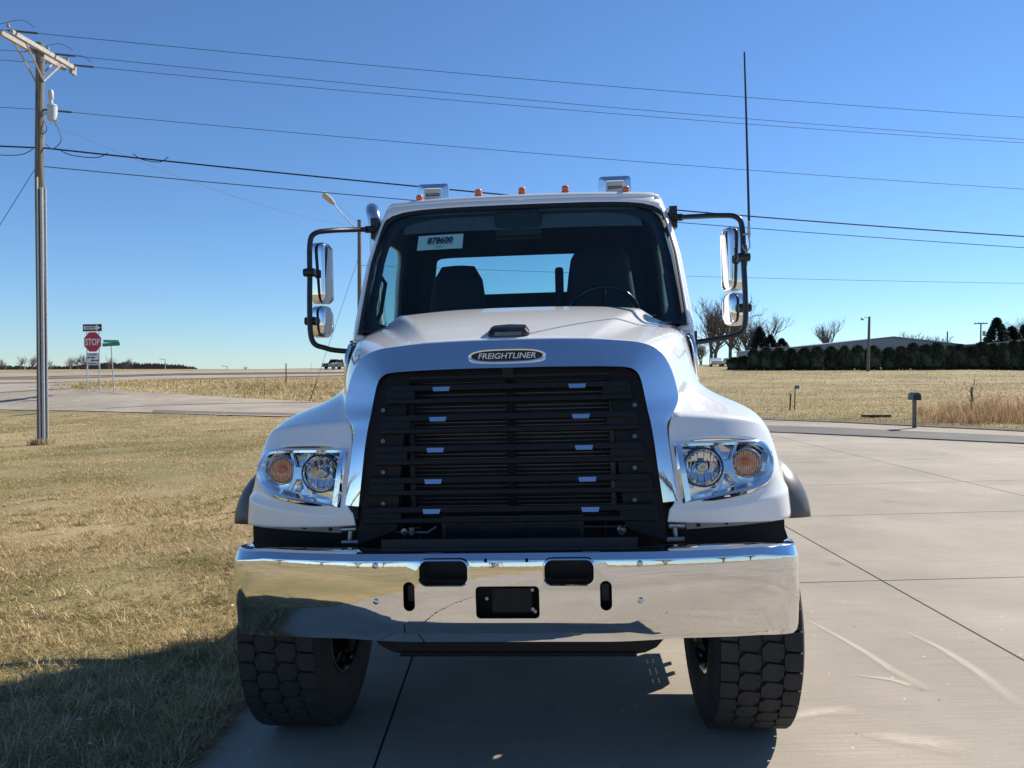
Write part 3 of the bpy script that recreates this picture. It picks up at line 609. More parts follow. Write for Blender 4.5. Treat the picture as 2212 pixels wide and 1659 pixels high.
for sg in (1, -1):
    hl = MB()
    def ringp(P, dy): return [(sg * x, yface(x, z) + dy, z) for x, z in cat2(P)]
    hl.grid([ringp(bz_o, .035), ringp(bz_o, -.006), ringp(bz_m, -.020), ringp(bz_i, -.016), ringp(shrink(bz_i, .003, .003), .06)], closed=True)
    hd = hl.build('headlight', M['chrome'], truck, 30)
    bi = cat2(bz_i); cxm = sum(p[0] for p in bi) / len(bi); czm = sum(p[1] for p in bi) / len(bi)
    lens = MB(); rows = []
    for k in (1., .75, .5, .25, .02): rows.append([(sg * lerp(cxm, x, k), yface(lerp(cxm, x, k), lerp(czm, z, k)) - .014 - .012 * (1 - k * k), lerp(czm, z, k)) for x, z in bi])
    lens.grid(rows, closed=True); lens.build('lens', M['clear'], hd, 60)
    rp = MB(); rows = []
    rr = random.Random(3)
    for k in (1.02, .8, .6, .4, .2, .01): rows.append([(sg * lerp(cxm, x, k), yface(lerp(cxm, x, k), lerp(czm, z, k)) + .052 + (.010 * math.sin(9 * x + 14 * z) if k < 1 else 0), lerp(czm, z, k)) for x, z in bi[::3]])
    rp.grid(rows, closed=True); rp.build('reflector', M['reflect'], hd, 50)
    # raised web between the two lamps
    wb = MB(); c0 = Vector((.958, 0, 1.348))
    web = [(.905, 1.432), (.925, 1.438), (.95, 1.375), (.975, 1.375), (1.0, 1.438), (1.02, 1.436), (.99, 1.36), (.992, 1.33), (1.02, 1.268), (1.0, 1.262), (.973, 1.315), (.948, 1.315), (.93, 1.245), (.905, 1.243), (.935, 1.33), (.935, 1.365)]
    wb.prism([(sg * x, yface(x, z) + .012, z) for x, z in web], (0, .02, 0)); bevel(wb.build('lamp_web', M['reflect'], hd, 30), .004)
    y1 = yface(.853, 1.345)
    lp = MB(); lp.lathe([(.083, .07), (.083, .006), (.079, .001), (.075, .006), (.070, .022), (.052, .046), (.03, .06), (.012, .064), (.001, .064)], (sg * .853, y1, 1.345), 'Y', 32)
    lo = lp.build('lamp_bowl', M['chrome'], hd, 12); MB().lathe([(.088, .02), (.088, .004), (.083, .003), (.083, .02)], (sg * .853, y1, 1.345), 'Y', 32).build('lamp_ring', M['satin'], hd, 30)
    MB().lathe([(.022, .045), (.022, .016), (.017, .012), (.001, .011)], (sg * .853, y1, 1.345), 'Y', 20).build('lamp_bulb', M['chrome_dull'], hd, 30)
    MB().lathe([(.013, .0105), (.001, .009)], (sg * .853, y1, 1.345), 'Y', 16).build('bulb_shield', mat('bulb_shield', (.5, .44, .3), rough=.3, metal=.5), hd, 30)
    # facets of the bowl
    fc = MB()
    for k in range(9):
        x_ = -.056 + k * .014; hh = math.sqrt(.066 ** 2 - x_ * x_)
        for s3 in (-1, 1): fc.box((sg * .853 + x_, y1 + .030 + .2 * abs(x_) * 0, 1.345 + s3 * (.024 + hh) / 2), (.0125, .006, max(hh - .026, .01)), Matrix.Rotation(R(9 if k % 2 else -9), 3, 'Z') @ Matrix.Rotation(R(s3 * 22), 3, 'X'))
    fco = fc.build('bowl_facets', M['reflect'], hd, 0); fco['kind'] = 'stuff'
    y2 = yface(1.049, 1.357)
    lp = MB(); lp.lathe([(.066, .07), (.066, .006), (.062, .001), (.058, .006), (.05, .022), (.03, .034), (.001, .038)], (sg * 1.049, y2, 1.357), 'Y', 28); lp.build('turn_bowl', M['reflect'], hd, 12)
    fl = MB()                                              # fluted amber insert
    for k in range(13):
        x = -.048 + k * .008; hh = math.sqrt(max(.052 ** 2 - x * x, 0))
        fl.box((sg * 1.049 + x, y2 + .016, 1.357), (.0056, .004, 2 * hh))
    fl.build('turn_flutes', M['amber_in'], hd, 0)
    MB().lathe([(.018, .022), (.018, .006), (.012, .002), (.001, .001)], (sg * (1.049 - .004), y2, 1.362), 'Y', 16).build('turn_bulb', M['amber'], hd, 30)

# --- fender flares, splash panels, brackets
for sg in (1, -1):
    fl = MB(); rows = []
    for yy, zz, xo_ in ((.505, 1.065, 1.405), (.508, 1.10, 1.403), (.515, 1.14, 1.397), (.53, 1.18, 1.388), (.555, 1.22, 1.375), (.595, 1.26, 1.355), (.65, 1.29, 1.335), (.75, 1.315, 1.315), (.88, 1.325, 1.31), (1.05, 1.30, 1.31), (1.2, 1.24, 1.31), (1.32, 1.14, 1.31), (1.38, 1.02, 1.31)):
        rows.append([(sg * 1.20, yy + .02, zz), (sg * 1.27, yy, zz + .006), (sg * lerp(1.27, xo_, .55), yy + .025, zz + .004), (sg * lerp(1.27, xo_, .85), yy + .06, zz), (sg * xo_, yy + .10, zz - .006), (sg * (xo_ + .002), yy + .14, zz - .012)])
    fl.grid(rows); f = fl.build('fender_flare', mat('flare_rubber', (.08, .08, .082), (.11, .11, .11), 8, rough=.42), truck, 50)
    q = f.modifiers.new('t', 'SOLIDIFY'); q.thickness = .008
    sp = MB().box((sg * .985, .42, 1.038), (.50, .02, .125)); sp.box((sg * .985, .60, 1.10), (.50, .35, .01)); sp.build('splash_panel', M['black'], truck, 0)
    br = MB().prism([(sg * .775, .34, 1.108), (sg * 1.21, .375, 1.10), (sg * 1.18, .375, 1.083), (sg * 1.02, .36, 1.070), (sg * .79, .345, 1.058)], (0, .006, 0)); bo = br.build('fender_bracket', M['grease'], truck, 0)
    for x, z in ((.84, 1.076), (.965, 1.084), (1.09, 1.092)): MB().lathe([(.009, .005), (.009, -.004), (.001, -.005)], (sg * x, .344 + .06 * (x - .8), z), 'Y', 10).build('bolt', M['ink'], bo, 30)
    hp = MB().tube([(sg * .70, .28, 1.09), (sg * .77, .28, 1.088)], .013, 10); hp.tube([(sg * .725, .28, 1.09), (sg * .73, .28, 1.035)], .011, 8); hp.tube([(sg * .69, .27, 1.032), (sg * .765, .27, 1.032)], .010, 8)
    hp.build('hood_hinge', M['steel'], truck, 30)
    # inner wheel well and cab underside
    MB().box((sg * .74, .95, 1.2), (.02, .9, .30)).build('wheel_well', M['black'], truck, 0)
    # chrome side vent at the hood rear
    vt = MB(); vrow = []
    for k, (z, w) in enumerate(((1.97, .02), (1.955, .05), (1.90, .075), (1.83, .07), (1.75, .05), (1.70, .03))):
        vrow.append([(sg * (.952 + .03 * k / 5 + .02 * math.sin(PI * q / 4)), 1.26 - .05 * k / 5 + (q - 2) * w * .8, z) for q in range(5)])
    vt.grid(vrow); vo = vt.build('side_vent', M['chrome'], truck, 30); q = vo.modifiers.new('t', 'SOLIDIFY'); q.thickness = .02; q.offset = 0
    for k in range(3): MB().box((sg * (.970 + .004 * k), 1.24, 1.90 - k * .05), (.012, .07, .022)).build('vent_slot', M['ink'], vo, 0)

# --- bumper
plan = [(0, 0), (.15, 0), (.30, 0), (.42, 0), (.50, .001), (.60, .004), (.70, .012), (.82, .028), (.94, .046), (1.05, .070), (1.12, .090), (1.165, .108), (1.195, .127), (1.215, .15), (1.226, .172), (1.232, .20)]
rows = []
for x, y in plan:
    e = np.clip((x - 1.05) / .19, 0, 1)
    cz = float(np.interp(x, [0, .46, .50, .67, .72, 1.24], [.746, .746, .75, .808, .812, .785]))
    tz = 1.038 - .012 * e; fz = tz - .030 - .012 * e
    bz = float(np.interp(x, [0, .64, 1.12, 1.20, 1.236], [.655, .655, .655, .655, .672]))
    low = float(np.interp(x, [0, .46, .70, 1.05, 1.24], [.045, .045, .075, .055, .012])); nx_ = e * .06
    lz = lerp(bz, cz, .45 if x < .6 else .2)
    def P(d, z): return (x - nx_ * d * 3, y + d, z)
    rows.append([P(.16, tz - .008), P(.055, tz), P(.03, tz - .006), P(.002, fz), P(0, fz - .008), P(-.004, lerp(fz, cz, .5)), P(0, cz + .006), P(.004, cz - .004), P(low * .95, lz), P(low, lz - .006), P(low + .006, bz), P(low + .03, bz - .004)])
bm_ = MB().grid(rows); bm_.mirror_x(); bp = bm_.build('bumper', M['chrome'], truck, 24)
q = bp.modifiers.new('t', 'SOLIDIFY'); q.thickness = .008; q.offset = -1
bake(bp)
def rrect(cx, cz, w, hh, r_, y, n=6):
    P = []
    for k, (sx, sz) in enumerate(((1, 1), (-1, 1), (-1, -1), (1, -1))):
        for j in range(n + 1):
            a = PI / 2 * (k + j / n); P.append((cx + sx * (w / 2 - r_) + r_ * math.cos(a), y, cz + sz * (hh / 2 - r_) + r_ * math.sin(a)))
    return P
holes = [(-.258, .962, .196, .096, .03), (.258, .962, .196, .096, .03), (-.406, .862, .048, .122, .0238), (.406, .862, .048, .122, .0238), (.003, .836, .262, .134, .018), (-.084, 1.008, .012, .014, .002), (.086, 1.008, .012, .014, .002)]
ct = MB()
for cx, cz, w, hh, r_ in holes: ct.prism(rrect(cx, cz, w, hh, r_, -.1), (0, .18, 0))
cto = ct.build('cutter', None, None, 0); cto.matrix_world = truck.matrix_world
q = bp.modifiers.new('b', 'BOOLEAN'); q.object = cto; q.operation = 'DIFFERENCE'; q.solver = 'EXACT'
bpy.context.view_layer.update(); bake(bp); bpy.data.objects.remove(cto)
bp.data.shade_smooth(); bp.data.set_sharp_from_angle(angle=R(24))
for sg in (-1, 1):
    tr_ = MB(); tr_.grid([rrect(sg * .258, .962, .216, .116, .038, .004), rrect(sg * .258, .962, .212, .112, .037, -.014), rrect(sg * .258, .962, .200, .100, .032, -.017), rrect(sg * .258, .962, .190, .090, .028, -.004), rrect(sg * .258, .962, .188, .088, .027, .05)], closed=True)
    tr_.build('tow_opening_rim', M['chrome'], bp, 40)
    for z in (.992, .842): MB().lathe([(.013, .006), (.013, -.002), (.010, -.004), (.004, -.0055), (.0005, -.006)], (sg * .546, .001, z), 'Y', 16).build('carriage_bolt', M['chrome_dull'], bp, 40)
    MB().box((sg * .406, .07, .862), (.03, .04, .07)).build('slot_plate', M['deep'], bp, 0)
    MB().box((sg * .62, .25, .86), (.10, .36, .10)).build('bumper_bracket', M['deep'], bp, 0)
MB().box((0, .14, .90), (1.1, .015, .34)).build('backing_plate', M['ink'], bp, 0)
pl = MB().box((.02, .03, .836), (.165, .006, .10)); plo = pl.build('plate_holder', M['black'], bp, 0)
for x, z in ((-.085, .845), (.105, .88), (.105, .80), (.115, .79)): MB().lathe([(.007, .0), (.007, -.008), (.001, -.009)], (x, .03, z), 'Y', 10).build('screw', M['steel'], plo, 30)
ad = MB().prism([(-.68, .32, .68), (-.66, .32, .60), (-.62, .32, .548), (-.56, .32, .515), (-.50, .32, .502), (.53, .32, .502), (.59, .32, .512), (.64, .32, .535), (.68, .32, .58), (.70, .32, .68)], (0, .02, 0)); ad.tube([(-.52, .32, .505), (.55, .32, .505)], .012, 8); ad.box((-.55, .30, .60), (.1, .02, .03)); ado = ad.build('air_dam', M['black'], truck, 30)

# --- cab
def prof(z, zs, vs): return float(np.interp(z, zs, vs))
CABZ = [1.15, 2.0, 2.9]
def S(t, z, inset=0.):
    sg = 1 if t >= 0 else -1; t = abs(t)
    yc = prof(z, CABZ, [1.27, 1.27, 1.885]) + .03 * math.sin(PI * np.clip((z - 2) / .9, 0, 1)) * -1
    yk = prof(z, CABZ, [1.40, 1.40, 1.975]) - .02 * math.sin(PI * np.clip((z - 2) / .9, 0, 1))
    xw = prof(z, [1.15, 2.0, 2.5, 2.9], [.965, .972, .948, .89]); xs_ = prof(z, [1.15, 2.05, 2.5, 2.75, 2.9], [1.04, 1.04, 1.012, .975, .935]); yr = prof(z, CABZ, [2.9, 2.9, 2.87])
    if t <= 1: x = t * xw; y = yc + (yk - yc) * t ** 2.6
    elif t <= 1.35:
        f = (t - 1) / .35 * PI / 2; x = xw + (xs_ - xw) * math.sin(f); y = yk + .20 * (1 - math.cos(f)) + .04 * math.sin(2 * f) * .5
    elif t <= 2.9: x = xs_; y = lerp(yk + .20, yr - .10, (t - 1.35) / 1.55)
    elif t <= 3.0: f = (t - 2.9) / .1 * PI / 2; x = xs_ - .10 * (1 - math.cos(f)); y = yr - .10 + .10 * math.sin(f)
    else: x = (xs_ - .10) * (4 - t); y = yr
    p = Vector((sg * x, y, z))
    if inset:
        c = Vector((0, 2.15, z)); d = (p - c); p = c + d * (1 - inset / max(d.length, .01))
    return p
def ang_r(a, n):
    c, s = math.cos(a), math.sin(a)
    if n == 9 and s < 0: n = 9 + 24 * min(1, -s * 3)
    return 1 / (abs(c) ** n + abs(s) ** n) ** (1 / n)
def cell(m, t0, t1, z0, z1, hole=None, n=64, nexp=6, inset=0., f=None, tilt=0.):
    f = f or (lambda t, z: S(t, z, inset)); rows = []
    tc, zc = (t0 + t1) / 2, (z0 + z1) / 2
    if hole is None:
        nt = max(2, int(abs(t1 - t0) * 14)); nz = max(2, int((z1 - z0) * 10)); rows = [[f(lerp(t0, t1, i / nt), lerp(z0, z1, j / nz)) for i in range(nt + 1)] for j in range(nz + 1)]; m.grid(rows); return
    a0, a1, b0, b1 = hole; hc, hz = (a0 + a1) / 2, (b0 + b1) / 2
    for k in (0, .34, .67, 1.):
        row = []
        for j in range(n):
            a = 2 * PI * j / n; c, s = math.cos(a), math.sin(a); ro = 1 / max(abs(c), abs(s)); ri = ang_r(a, nexp)
            to, zo = tc + c * ro * (t1 - t0) / 2, zc + s * ro * (z1 - z0) / 2; ti, zi = hc + c * ri * (a1 - a0) / 2, hz + s * ri * (b1 - b0) / 2
            row.append(f(lerp(to, ti, k), lerp(zo, zi, k)))
        rows.append(row)
    m.grid(rows, closed=True)
    return rows[-1]
def pane(m, hole, nexp=6, f=None, n=64, k=8, shift=0.):
    a0, a1, b0, b1 = hole; hc, hz = (a0 + a1) / 2, (b0 + b1) / 2; rows = []
    for q in range(k + 1):
        w = 1 - q / k * .999
        rows.append([f(hc + math.cos(2 * PI * j / n) * ang_r(2 * PI * j / n, nexp) * w * (a1 - a0) / 2, hz + math.sin(2 * PI * j / n) * ang_r(2 * PI * j / n, nexp) * w * (b1 - b0) / 2) for j in range(n)])
    m.grid(rows, closed=True)
WS = (-1.03, 1.03, 2.02, 2.866); SWN = (1.50, 2.80, 2.10, 2.72); RW = (3.13, 4.87, 2.375, 2.70)
def rear_f(t, z, inset=0.): return S(t, z, inset) if t <= 4 else (lambda p: Vector((-p.x, p.y, p.z)))(S(8 - t, z, inset))
cab = MB()
cell(cab, -1.1, 1.1, 2.0, 2.9, WS, nexp=9, n=96)
cell(cab, -1.1, 1.1, 1.15, 2.0)
for sg in (-1, 1):
    cell(cab, sg * 1.1, sg * 1.40, 1.15, 2.0); cell(cab, sg * 1.1, sg * 1.40, 2.0, 2.9); cell(cab, sg * 2.86, sg * 3.0, 1.15, 2.9)
    cell(cab, sg * 1.40, sg * 2.86, 2.80, 2.9); cell(cab, sg * 1.40, sg * 2.86, 1.15, 1.22)
cell(cab, 3, 5, 1.15, 2.9, RW, nexp=18, f=rear_f, n=96)
# roof crown
ts = list(np.linspace(0, 1, 13)) + list(np.linspace(1, 1.35, 7))[1:] + list(np.linspace(1.35, 2.9, 12))[1:] + [2.95, 3.0] + list(np.linspace(3, 4, 8))[1:]
ring0 = [S(t, 2.9) for t in ts]; ring0 += [Vector((-p.x, p.y, p.z)) for p in ring0[::-1][1:-1]]
rows = []
for k, dz in ((0, 0), (.012, .016), (.035, .030), (.08, .040), (.25, .052), (.55, .06), (.999, .064)):
    rows.append([p.lerp(Vector((0, 2.4, p.z)), k) + Vector((0, 0, dz)) for p in ring0])
cab.grid(rows, closed=True)
cabo = cab.build('cab', M['paint'], truck, 50)
q = cabo.modifiers.new('t', 'SOLIDIFY'); q.thickness = .02; q.offset = 0
for sg in (-1, 1):
    d = MB(); cell(d, sg * 1.405, sg * 2.855, 1.225, 2.795, (sg * SWN[0], sg * SWN[1], SWN[2], SWN[3]), nexp=7); do = d.build('door', M['paint'], truck, 50)
    q = do.modifiers.new('t', 'SOLIDIFY'); q.thickness = .03; q.offset = 0
    g = MB(); pane(g, (sg * SWN[0], sg * SWN[1], SWN[2], SWN[3]), 7, lambda t, z: S(t, z)); g.build('door_window', M['glass'], do, 60)
    h2 = MB().box((sg * 1.05, 2.42, 1.85), (.03, .16, .03)); bevel(h2.build('door_handle', M['chrome'], do), .008)
    # vertical grab handle and vent bar seen through the glass
    MB().tube([S(sg * 1.56, 2.10, .06), S(sg * 1.55, 2.2, .09), S(sg * 1.54, 2.40, .09), S(sg * 1.56, 2.46, .04)], .014, 8).build('grab_handle', M['interior'], do, 40)
# inner trim
li = MB(); f_in = lambda t, z: S(t, z, .055)
cell(li, -1, 1, 2.0, 2.9, (-.97, .97, 2.03, 2.80), nexp=7, n=96, f=f_in)
for sg in (-1, 1):
    cell(li, sg * 1, sg * 1.40, 2.0, 2.9, f=f_in); cell(li, sg * 2.86, sg * 3.0, 1.2, 2.9, f=f_in); cell(li, sg * 1.40, sg * 2.86, 1.2, 2.9, (sg * 1.53, sg * 2.77, 2.13, 2.69), f=f_in, nexp=7)
cell(li, 3, 5, 1.2, 2.9, (3.15, 4.85, 2.395, 2.685), nexp=18, f=lambda t, z: rear_f(t, z, .05), n=96)
li.grid([[p.lerp(Vector((0, 2.4, p.z)), k) + Vector((0, 0, dz)) for p in [S(t, 2.9, .055) for t in ts] + [Vector((-p.x, p.y, p.z)) for p in [S(t, 2.9, .055) for t in ts][::-1][1:-1]]] for k, dz in ((0, 0), (.3, .02), (.999, .03))], closed=True)
li.build('cab_liner', M['interior'], truck, 50)
hd_ = MB(); hd_.grid([[f_in(t, z) + Vector((0, .02 + (z - 2.72) * -.2, 0)) for t in np.linspace(-.9, .9, 25)] for z in (2.70, 2.74, 2.80, 2.85)]); hd_.build('header_trim', M['liner'], truck, 60)
for sg in (-1, 1):
    pt = MB(); pt.grid([[S(sg * t, z, .075) for t in (1.02, 1.12, 1.22)] for z in np.linspace(2.15, 2.68, 8)]); pt.build('pillar_trim', mat('pillar_trim', (.16, .17, .17), rough=.7), truck, 60)
g = MB(); pane(g, WS, 9, lambda t, z: S(t, z), n=96, k=10); ws = g.build('windshield', M['glass'], truck, 60)
fr = MB()
def wsf(t, z):
    p = S(t, z); return p + Vector((0, -.004, .002))
rows = []
for k in (1.002, .975, .955):
    rows.append([wsf(math.cos(2 * PI * j / 128) * ang_r(2 * PI * j / 128, 9) * 1.03 * k, 2.443 + math.sin(2 * PI * j / 128) * ang_r(2 * PI * j / 128, 9) * .423 * (k - (1 - k) * .6)) for j in range(128)])
fr.grid(rows, closed=True); fr.build('windshield_seal', M['ink'], ws, 60)
g = MB(); pane(g, RW, 18, rear_f, n=96); g.build('rear_window', M['glass'], truck, 60)
# bottom frit and cowl with wipers
cw = MB(); cw.grid([[S(t, 2.00) + Vector((0, -.10, .035)) for t in np.linspace(-1.06, 1.06, 31)], [S(t, 2.04) + Vector((0, -.012, 0)) for t in np.linspace(-1.06, 1.06, 31)]]); cw.build('cowl', M['satin'], truck, 60)
for x0, x1, hand in ((.22, .82, 1), (-.50, .12, 1)):
    w_ = MB(); w_.tube([S(x0, 2.055) + Vector((0, -.03, 0)), S((x0 + x1) / 2, 2.10) + Vector((0, -.03, 0)), S(x1, 2.088) + Vector((0, -.025, 0))], [.009, .007, .005], 6); w_.tube([S(x0 + .1, 2.115) + Vector((0, -.018, 0)), S(x1, 2.088) + Vector((0, -.016, 0))], .006, 6)
    w_.build('wiper', M['satin'], truck, 40)
# windshield label
a, b = tl(904, 508, 1.74), tl(1000, 540, 1.70); cxs, czs = (a.x + b.x) / 2, (a.z + b.z) / 2
def stick(dx, dz, dy=0.):                                   # a point just inside the glass
    z = czs + dz; x = cxs + dx; t = x / (S(1, z).x); p = S(t, z); return Vector((x, p.y + .012 + dy, z))
sk = MB(); wq, hq = .147, .052
sk.grid([[stick(dx, dz) for dx in np.linspace(-wq, wq, 6)] for dz in (-hq, 0, hq)]); sko = sk.build('windshield_label', M['paper'], truck, 60)
c1 = stick(0, .014, -.004); nrm_t = math.atan2(stick(0, hq).y - stick(0, -hq).y, 2 * hq); yw = math.atan2(stick(wq, 0).y - stick(-wq, 0).y, 2 * wq)
text_mesh('label_number', '878600', .070, .0003, M['ink'], sko, facing(c1, nrm_t, yw), bold=.0022, width=.165)
MB().box(stick(0, -.013, -.004), (.165, .001, .003), Matrix.Rotation(yw, 3, 'Z')).build('label_underline', M['ink'], sko, 0)
text_mesh('label_note', 'READY', .018, .0003, mat('grey_ink', (.2, .22, .2), rough=.7), sko, facing(stick(0, -.032, -.004), nrm_t, yw), width=.05)
# camera module behind the glass
cmb = MB(); cz0 = tl(1123, 482, 1.85); cmb.box((cz0.x - .01, 1.86, 2.735), (.30, .10, .17)); bevel(cmb.build('camera_module', M['ink'], truck), .02)
# seats, wheel, dash
def seat_mesh(w, ztop, zbot, top_w):
    s = MB(); rows = []
    for k in range(9):
        t = k / 8; z = lerp(zbot, ztop, t); ww = lerp(w, top_w, t ** 1.5) * (1 if t < .85 else lerp(1, .72, ((t - .85) / .15) ** 1.6)); dpt = .09 * (1 if t < .9 else .6)
        yo = -.16 * (1 - t)
        rows.append([(ww * math.copysign(abs(math.cos(a)) ** .5, math.cos(a)), yo + dpt * math.copysign(abs(math.sin(a)) ** .6, math.sin(a)), z) for a in [2 * PI * j / 20 for j in range(20)]])
    rows.append([(x * .4, y * .5, ztop + .008) for x, y, z in rows[-1]]); rows.append([(0, 0, ztop + .01)] * 20); s.grid(rows, closed=True)
    return s
s1 = seat_mesh(.235, 2.545, 1.75, .165); s1o = s1.build('seat', M['seat'], truck, 60); s1o.location = (-.485, 2.35, 0)
s2 = seat_mesh(.28, 2.68, 1.75, .19); s2.box((.0, .0, 2.2), (.3, .1, .4)); s2o = s2.build('seat', M['seat'], truck, 60); s2o.location = (.52, 2.35, 0)
for x in (-.485, .52):
    cu = MB().box((x, 2.12, 1.78), (.5, .5, .16)); bevel(cu.build('seat_cushion', M['seat'], truck), .05)
ars = MB().box((.235, 2.30, 2.28), (.06, .10, .46)); bevel(ars.build('armrest', M['seat'], truck), .02)
dsh = MB(); dsh.grid([[(x, y, z + .0 * x) for x in np.linspace(-.93, .93, 12)] for y, z in ((1.34, 2.02), (1.50, 2.075), (1.75, 2.10), (1.85, 2.07), (1.9, 1.9), (1.85, 1.5))]); dsh.build('dashboard', M['interior'], truck, 60)
dh = MB().box((.5, 1.78, 2.10), (.42, .2, .08)); bevel(dh.build('instrument_hood', M['interior'], truck), .03)
swh = MB(); rt = Matrix.Rotation(R(-52), 3, 'X'); cw_ = Vector((.52, 1.93, 2.13))
swh.tube([cw_ + rt @ Vector((.225 * math.cos(a), .225 * math.sin(a), 0)) for a in [2 * PI * k / 32 for k in range(32)]], .015, 8, closed=True)
for a in (.3, PI - .3, -PI / 2): swh.tube([cw_, cw_ + rt @ Vector((.22 * math.cos(a), .22 * math.sin(a), 0))], .014, 6)
swh.lathe([(.06, -.02), (.06, .02), (.001, .03)], cw_, 'Z', 14); swh.build('steering_wheel', M['satin'], truck, 40)

# --- roof lamps
for u, v in ((909, 435), (1036, 424), (1128, 420), (1222, 417), (1352, 417)):
    x = {909: -.685, 1036: -.288, 1128: .003, 1222: .29, 1352: .687}[u]; z = 2.9 + .060 - .022 * (abs(x) > .5)
    m_ = MB(); m_.grid([[(x + w * math.copysign(abs(math.cos(a)) ** .6, math.cos(a)), 2.00 + (w + .012) * math.copysign(abs(math.sin(a)) ** .6, math.sin(a)), z + dz) for a in [2 * PI * j / 20 for j in range(20)]] for w, dz in ((.025, -.01), (.025, .012), (.0235, .018), (.024, .022), (.0235, .038), (.020, .045), (.001, .047))], closed=True)
    mk = m_.build('marker_light', M['amber'], truck, 40)
    MB().box((x, 2.0, z - .008), (.056, .08, .016)).build('marker_base', M['satin'], mk, 0)
for sg in (-1, 1):
    x, z = sg * .633, 3.045; s = MB()
    def rr3(w, hh, y, r_=.02): return [(x + px_ , y, z + pz_) for px_, _, pz_ in rrect(0, 0, w, hh, r_, 0)]
    s.grid([rr3(.19, .12, 2.33, .02), rr3(.218, .142, 2.27, .022), rr3(.222, .146, 2.24, .022), rr3(.218, .142, 2.228, .022), rr3(.125, .078, 2.215, .006), rr3(.115, .07, 2.217, .004)], closed=True)
    s.add(rr3(.19, .12, 2.33, .02), [tuple(range(28))]); wl_ = s.build('roof_lamp', M['chrome_sat'], truck, 30)
    MB().prism(rr3(.116, .070, 2.2165, .004), (0, .01, 0)).build('lamp_panel', mat('grey_panel', (.42, .42, .40), rough=.4), wl_, 0)
    MB().box((x, 2.214, z - .008), (.092, .003, .017)).build('lamp_badge', M['ink'], wl_, 0)
    text_mesh('lamp_badge_lettering', 'FREIGHTLINER', .013, .0004, M['silver'], wl_, facing((x, 2.211, z - .008)), shear=.2, width=.08)
    MB().box((x + sg * -.01, 2.25, 2.965), (.14, .09, .03)).build('lamp_foot', M['paint'], wl_, 0)

# --- mirrors
def sbox(m, c, d, yaw, n1=14, n2=20, e=.45):
    rt_ = Matrix.Rotation(yaw, 3, 'Z'); rows = []
    for i in range(n1 + 1):
        b = -PI / 2 + PI * i / n1; cb = abs(math.cos(b)) ** (e * .8); sb = math.copysign(abs(math.sin(b)) ** (e * .8), math.sin(b))
        rows.append([rt_ @ Vector((d[0] / 2 * cb * math.copysign(abs(math.cos(a)) ** e, math.cos(a)), d[1] / 2 * cb * math.copysign(abs(math.sin(a)) ** e, math.sin(a)), d[2] / 2 * sb)) + Vector(c) for a in [2 * PI * j / n2 for j in range(n2)]])
    m.grid(rows, closed=True); return m
for sg in (-1, 1):
    xo = 1.300 if sg < 0 else 1.335
    root = MB(); path = dens([(sg * .975, 1.95, 2.762), (sg * 1.10, 1.80, 2.735), (sg * (xo - .10), 1.63, 2.702), (sg * (xo - .03), 1.56, 2.675), (sg * xo, 1.55, 2.61), (sg * xo, 1.53, 2.4), (sg * xo, 1.51, 2.2), (sg * (xo - .005), 1.50, 2.05), (sg * (xo - .03), 1.50, 1.985), (sg * (xo - .09), 1.50, 1.962), (sg * 1.15, 1.50, 1.945), (sg * 1.03, 1.50, 1.932)], 4)
    root.tube(path, .0165, 10); root.box((sg * .985, 1.97, 2.765), (.05, .08, .14)); root.box((sg * 1.03, 1.53, 1.94), (.03, .1, .12))
    root.tube([(sg * .98, 1.945, 2.761), (sg * 1.03, 1.885, 2.75)], .024, 10)
    mr_ = root.build('mirror_arm', M['satin'], truck, 50)
    yaw = sg * R(18)
    hx = xo - .045
    a = MB(); sbox(a, (sg * hx, 1.625, 2.432), (.108, .11, .385), yaw, e=.38); a.build('mirror_housing', M['chrome'], mr_, 60)
    rt_ = Matrix.Rotation(yaw, 3, 'Z')
    MB().prism([rt_ @ Vector((x_, .052, z_)) + Vector((sg * hx, 1.625, 2.432)) for x_, _, z_ in rrect(0, 0, .09, .35, .02, 0)], rt_ @ Vector((0, .008, 0))).build('mirror_glass', M['mirror'], mr_, 0)
    b = MB(); sbox(b, (sg * hx, 1.60, 2.128), (.12, .115, .20), yaw * 1.2, e=.62); b.build('convex_housing', M['chrome'], mr_, 60)
    MB().prism([rt_ @ Vector((x_, .054, z_)) + Vector((sg * hx, 1.60, 2.128)) for x_, _, z_ in rrect(0, 0, .09, .16, .04, 0)], rt_ @ Vector((0, .008, 0))).build('convex_glass', M['mirror'], mr_, 0)
    for z in (2.43, 2.13): 
        k_ = MB(); k_.lathe([(.001, -.038), (.024, -.036), (.027, -.02), (.027, .02), (.024, .036), (.001, .038)], (sg * xo, 1.53, z), 'X', 14); k_.lathe([(.022, -.01), (.022, .09)], (sg * (xo - .01), 1.53, z), 'Y', 12); k_.build('mirror_clamp', M['satin'], mr_, 40)
    lp_ = MB(); lp_.grid([[(sg * (xo + .035), 1.66 + .03 * math.cos(a), 2.46 + .075 * math.sin(a)) for a in [2 * PI * j / 20 for j in range(20)]], [(sg * (xo + .048), 1.66 + .026 * math.cos(a), 2.46 + .07 * math.sin(a)) for a in [2 * PI * j / 20 for j in range(20)]], [(sg * (xo + .05), 1.66, 2.46)] * 20], closed=True); lp_.build('mirror_side_lamp', M['satin'], mr_, 40)
an = MB(); pa = [tl(1618, 478, 1.5), tl(1616, 400, 1.5), tl(1612, 250, 1.5), tl(1608, 112, 1.5)]
an.tube(pa, [.0075, .007, .006, .005], 6); ao = an.build('antenna', M['satin'], truck, 50)
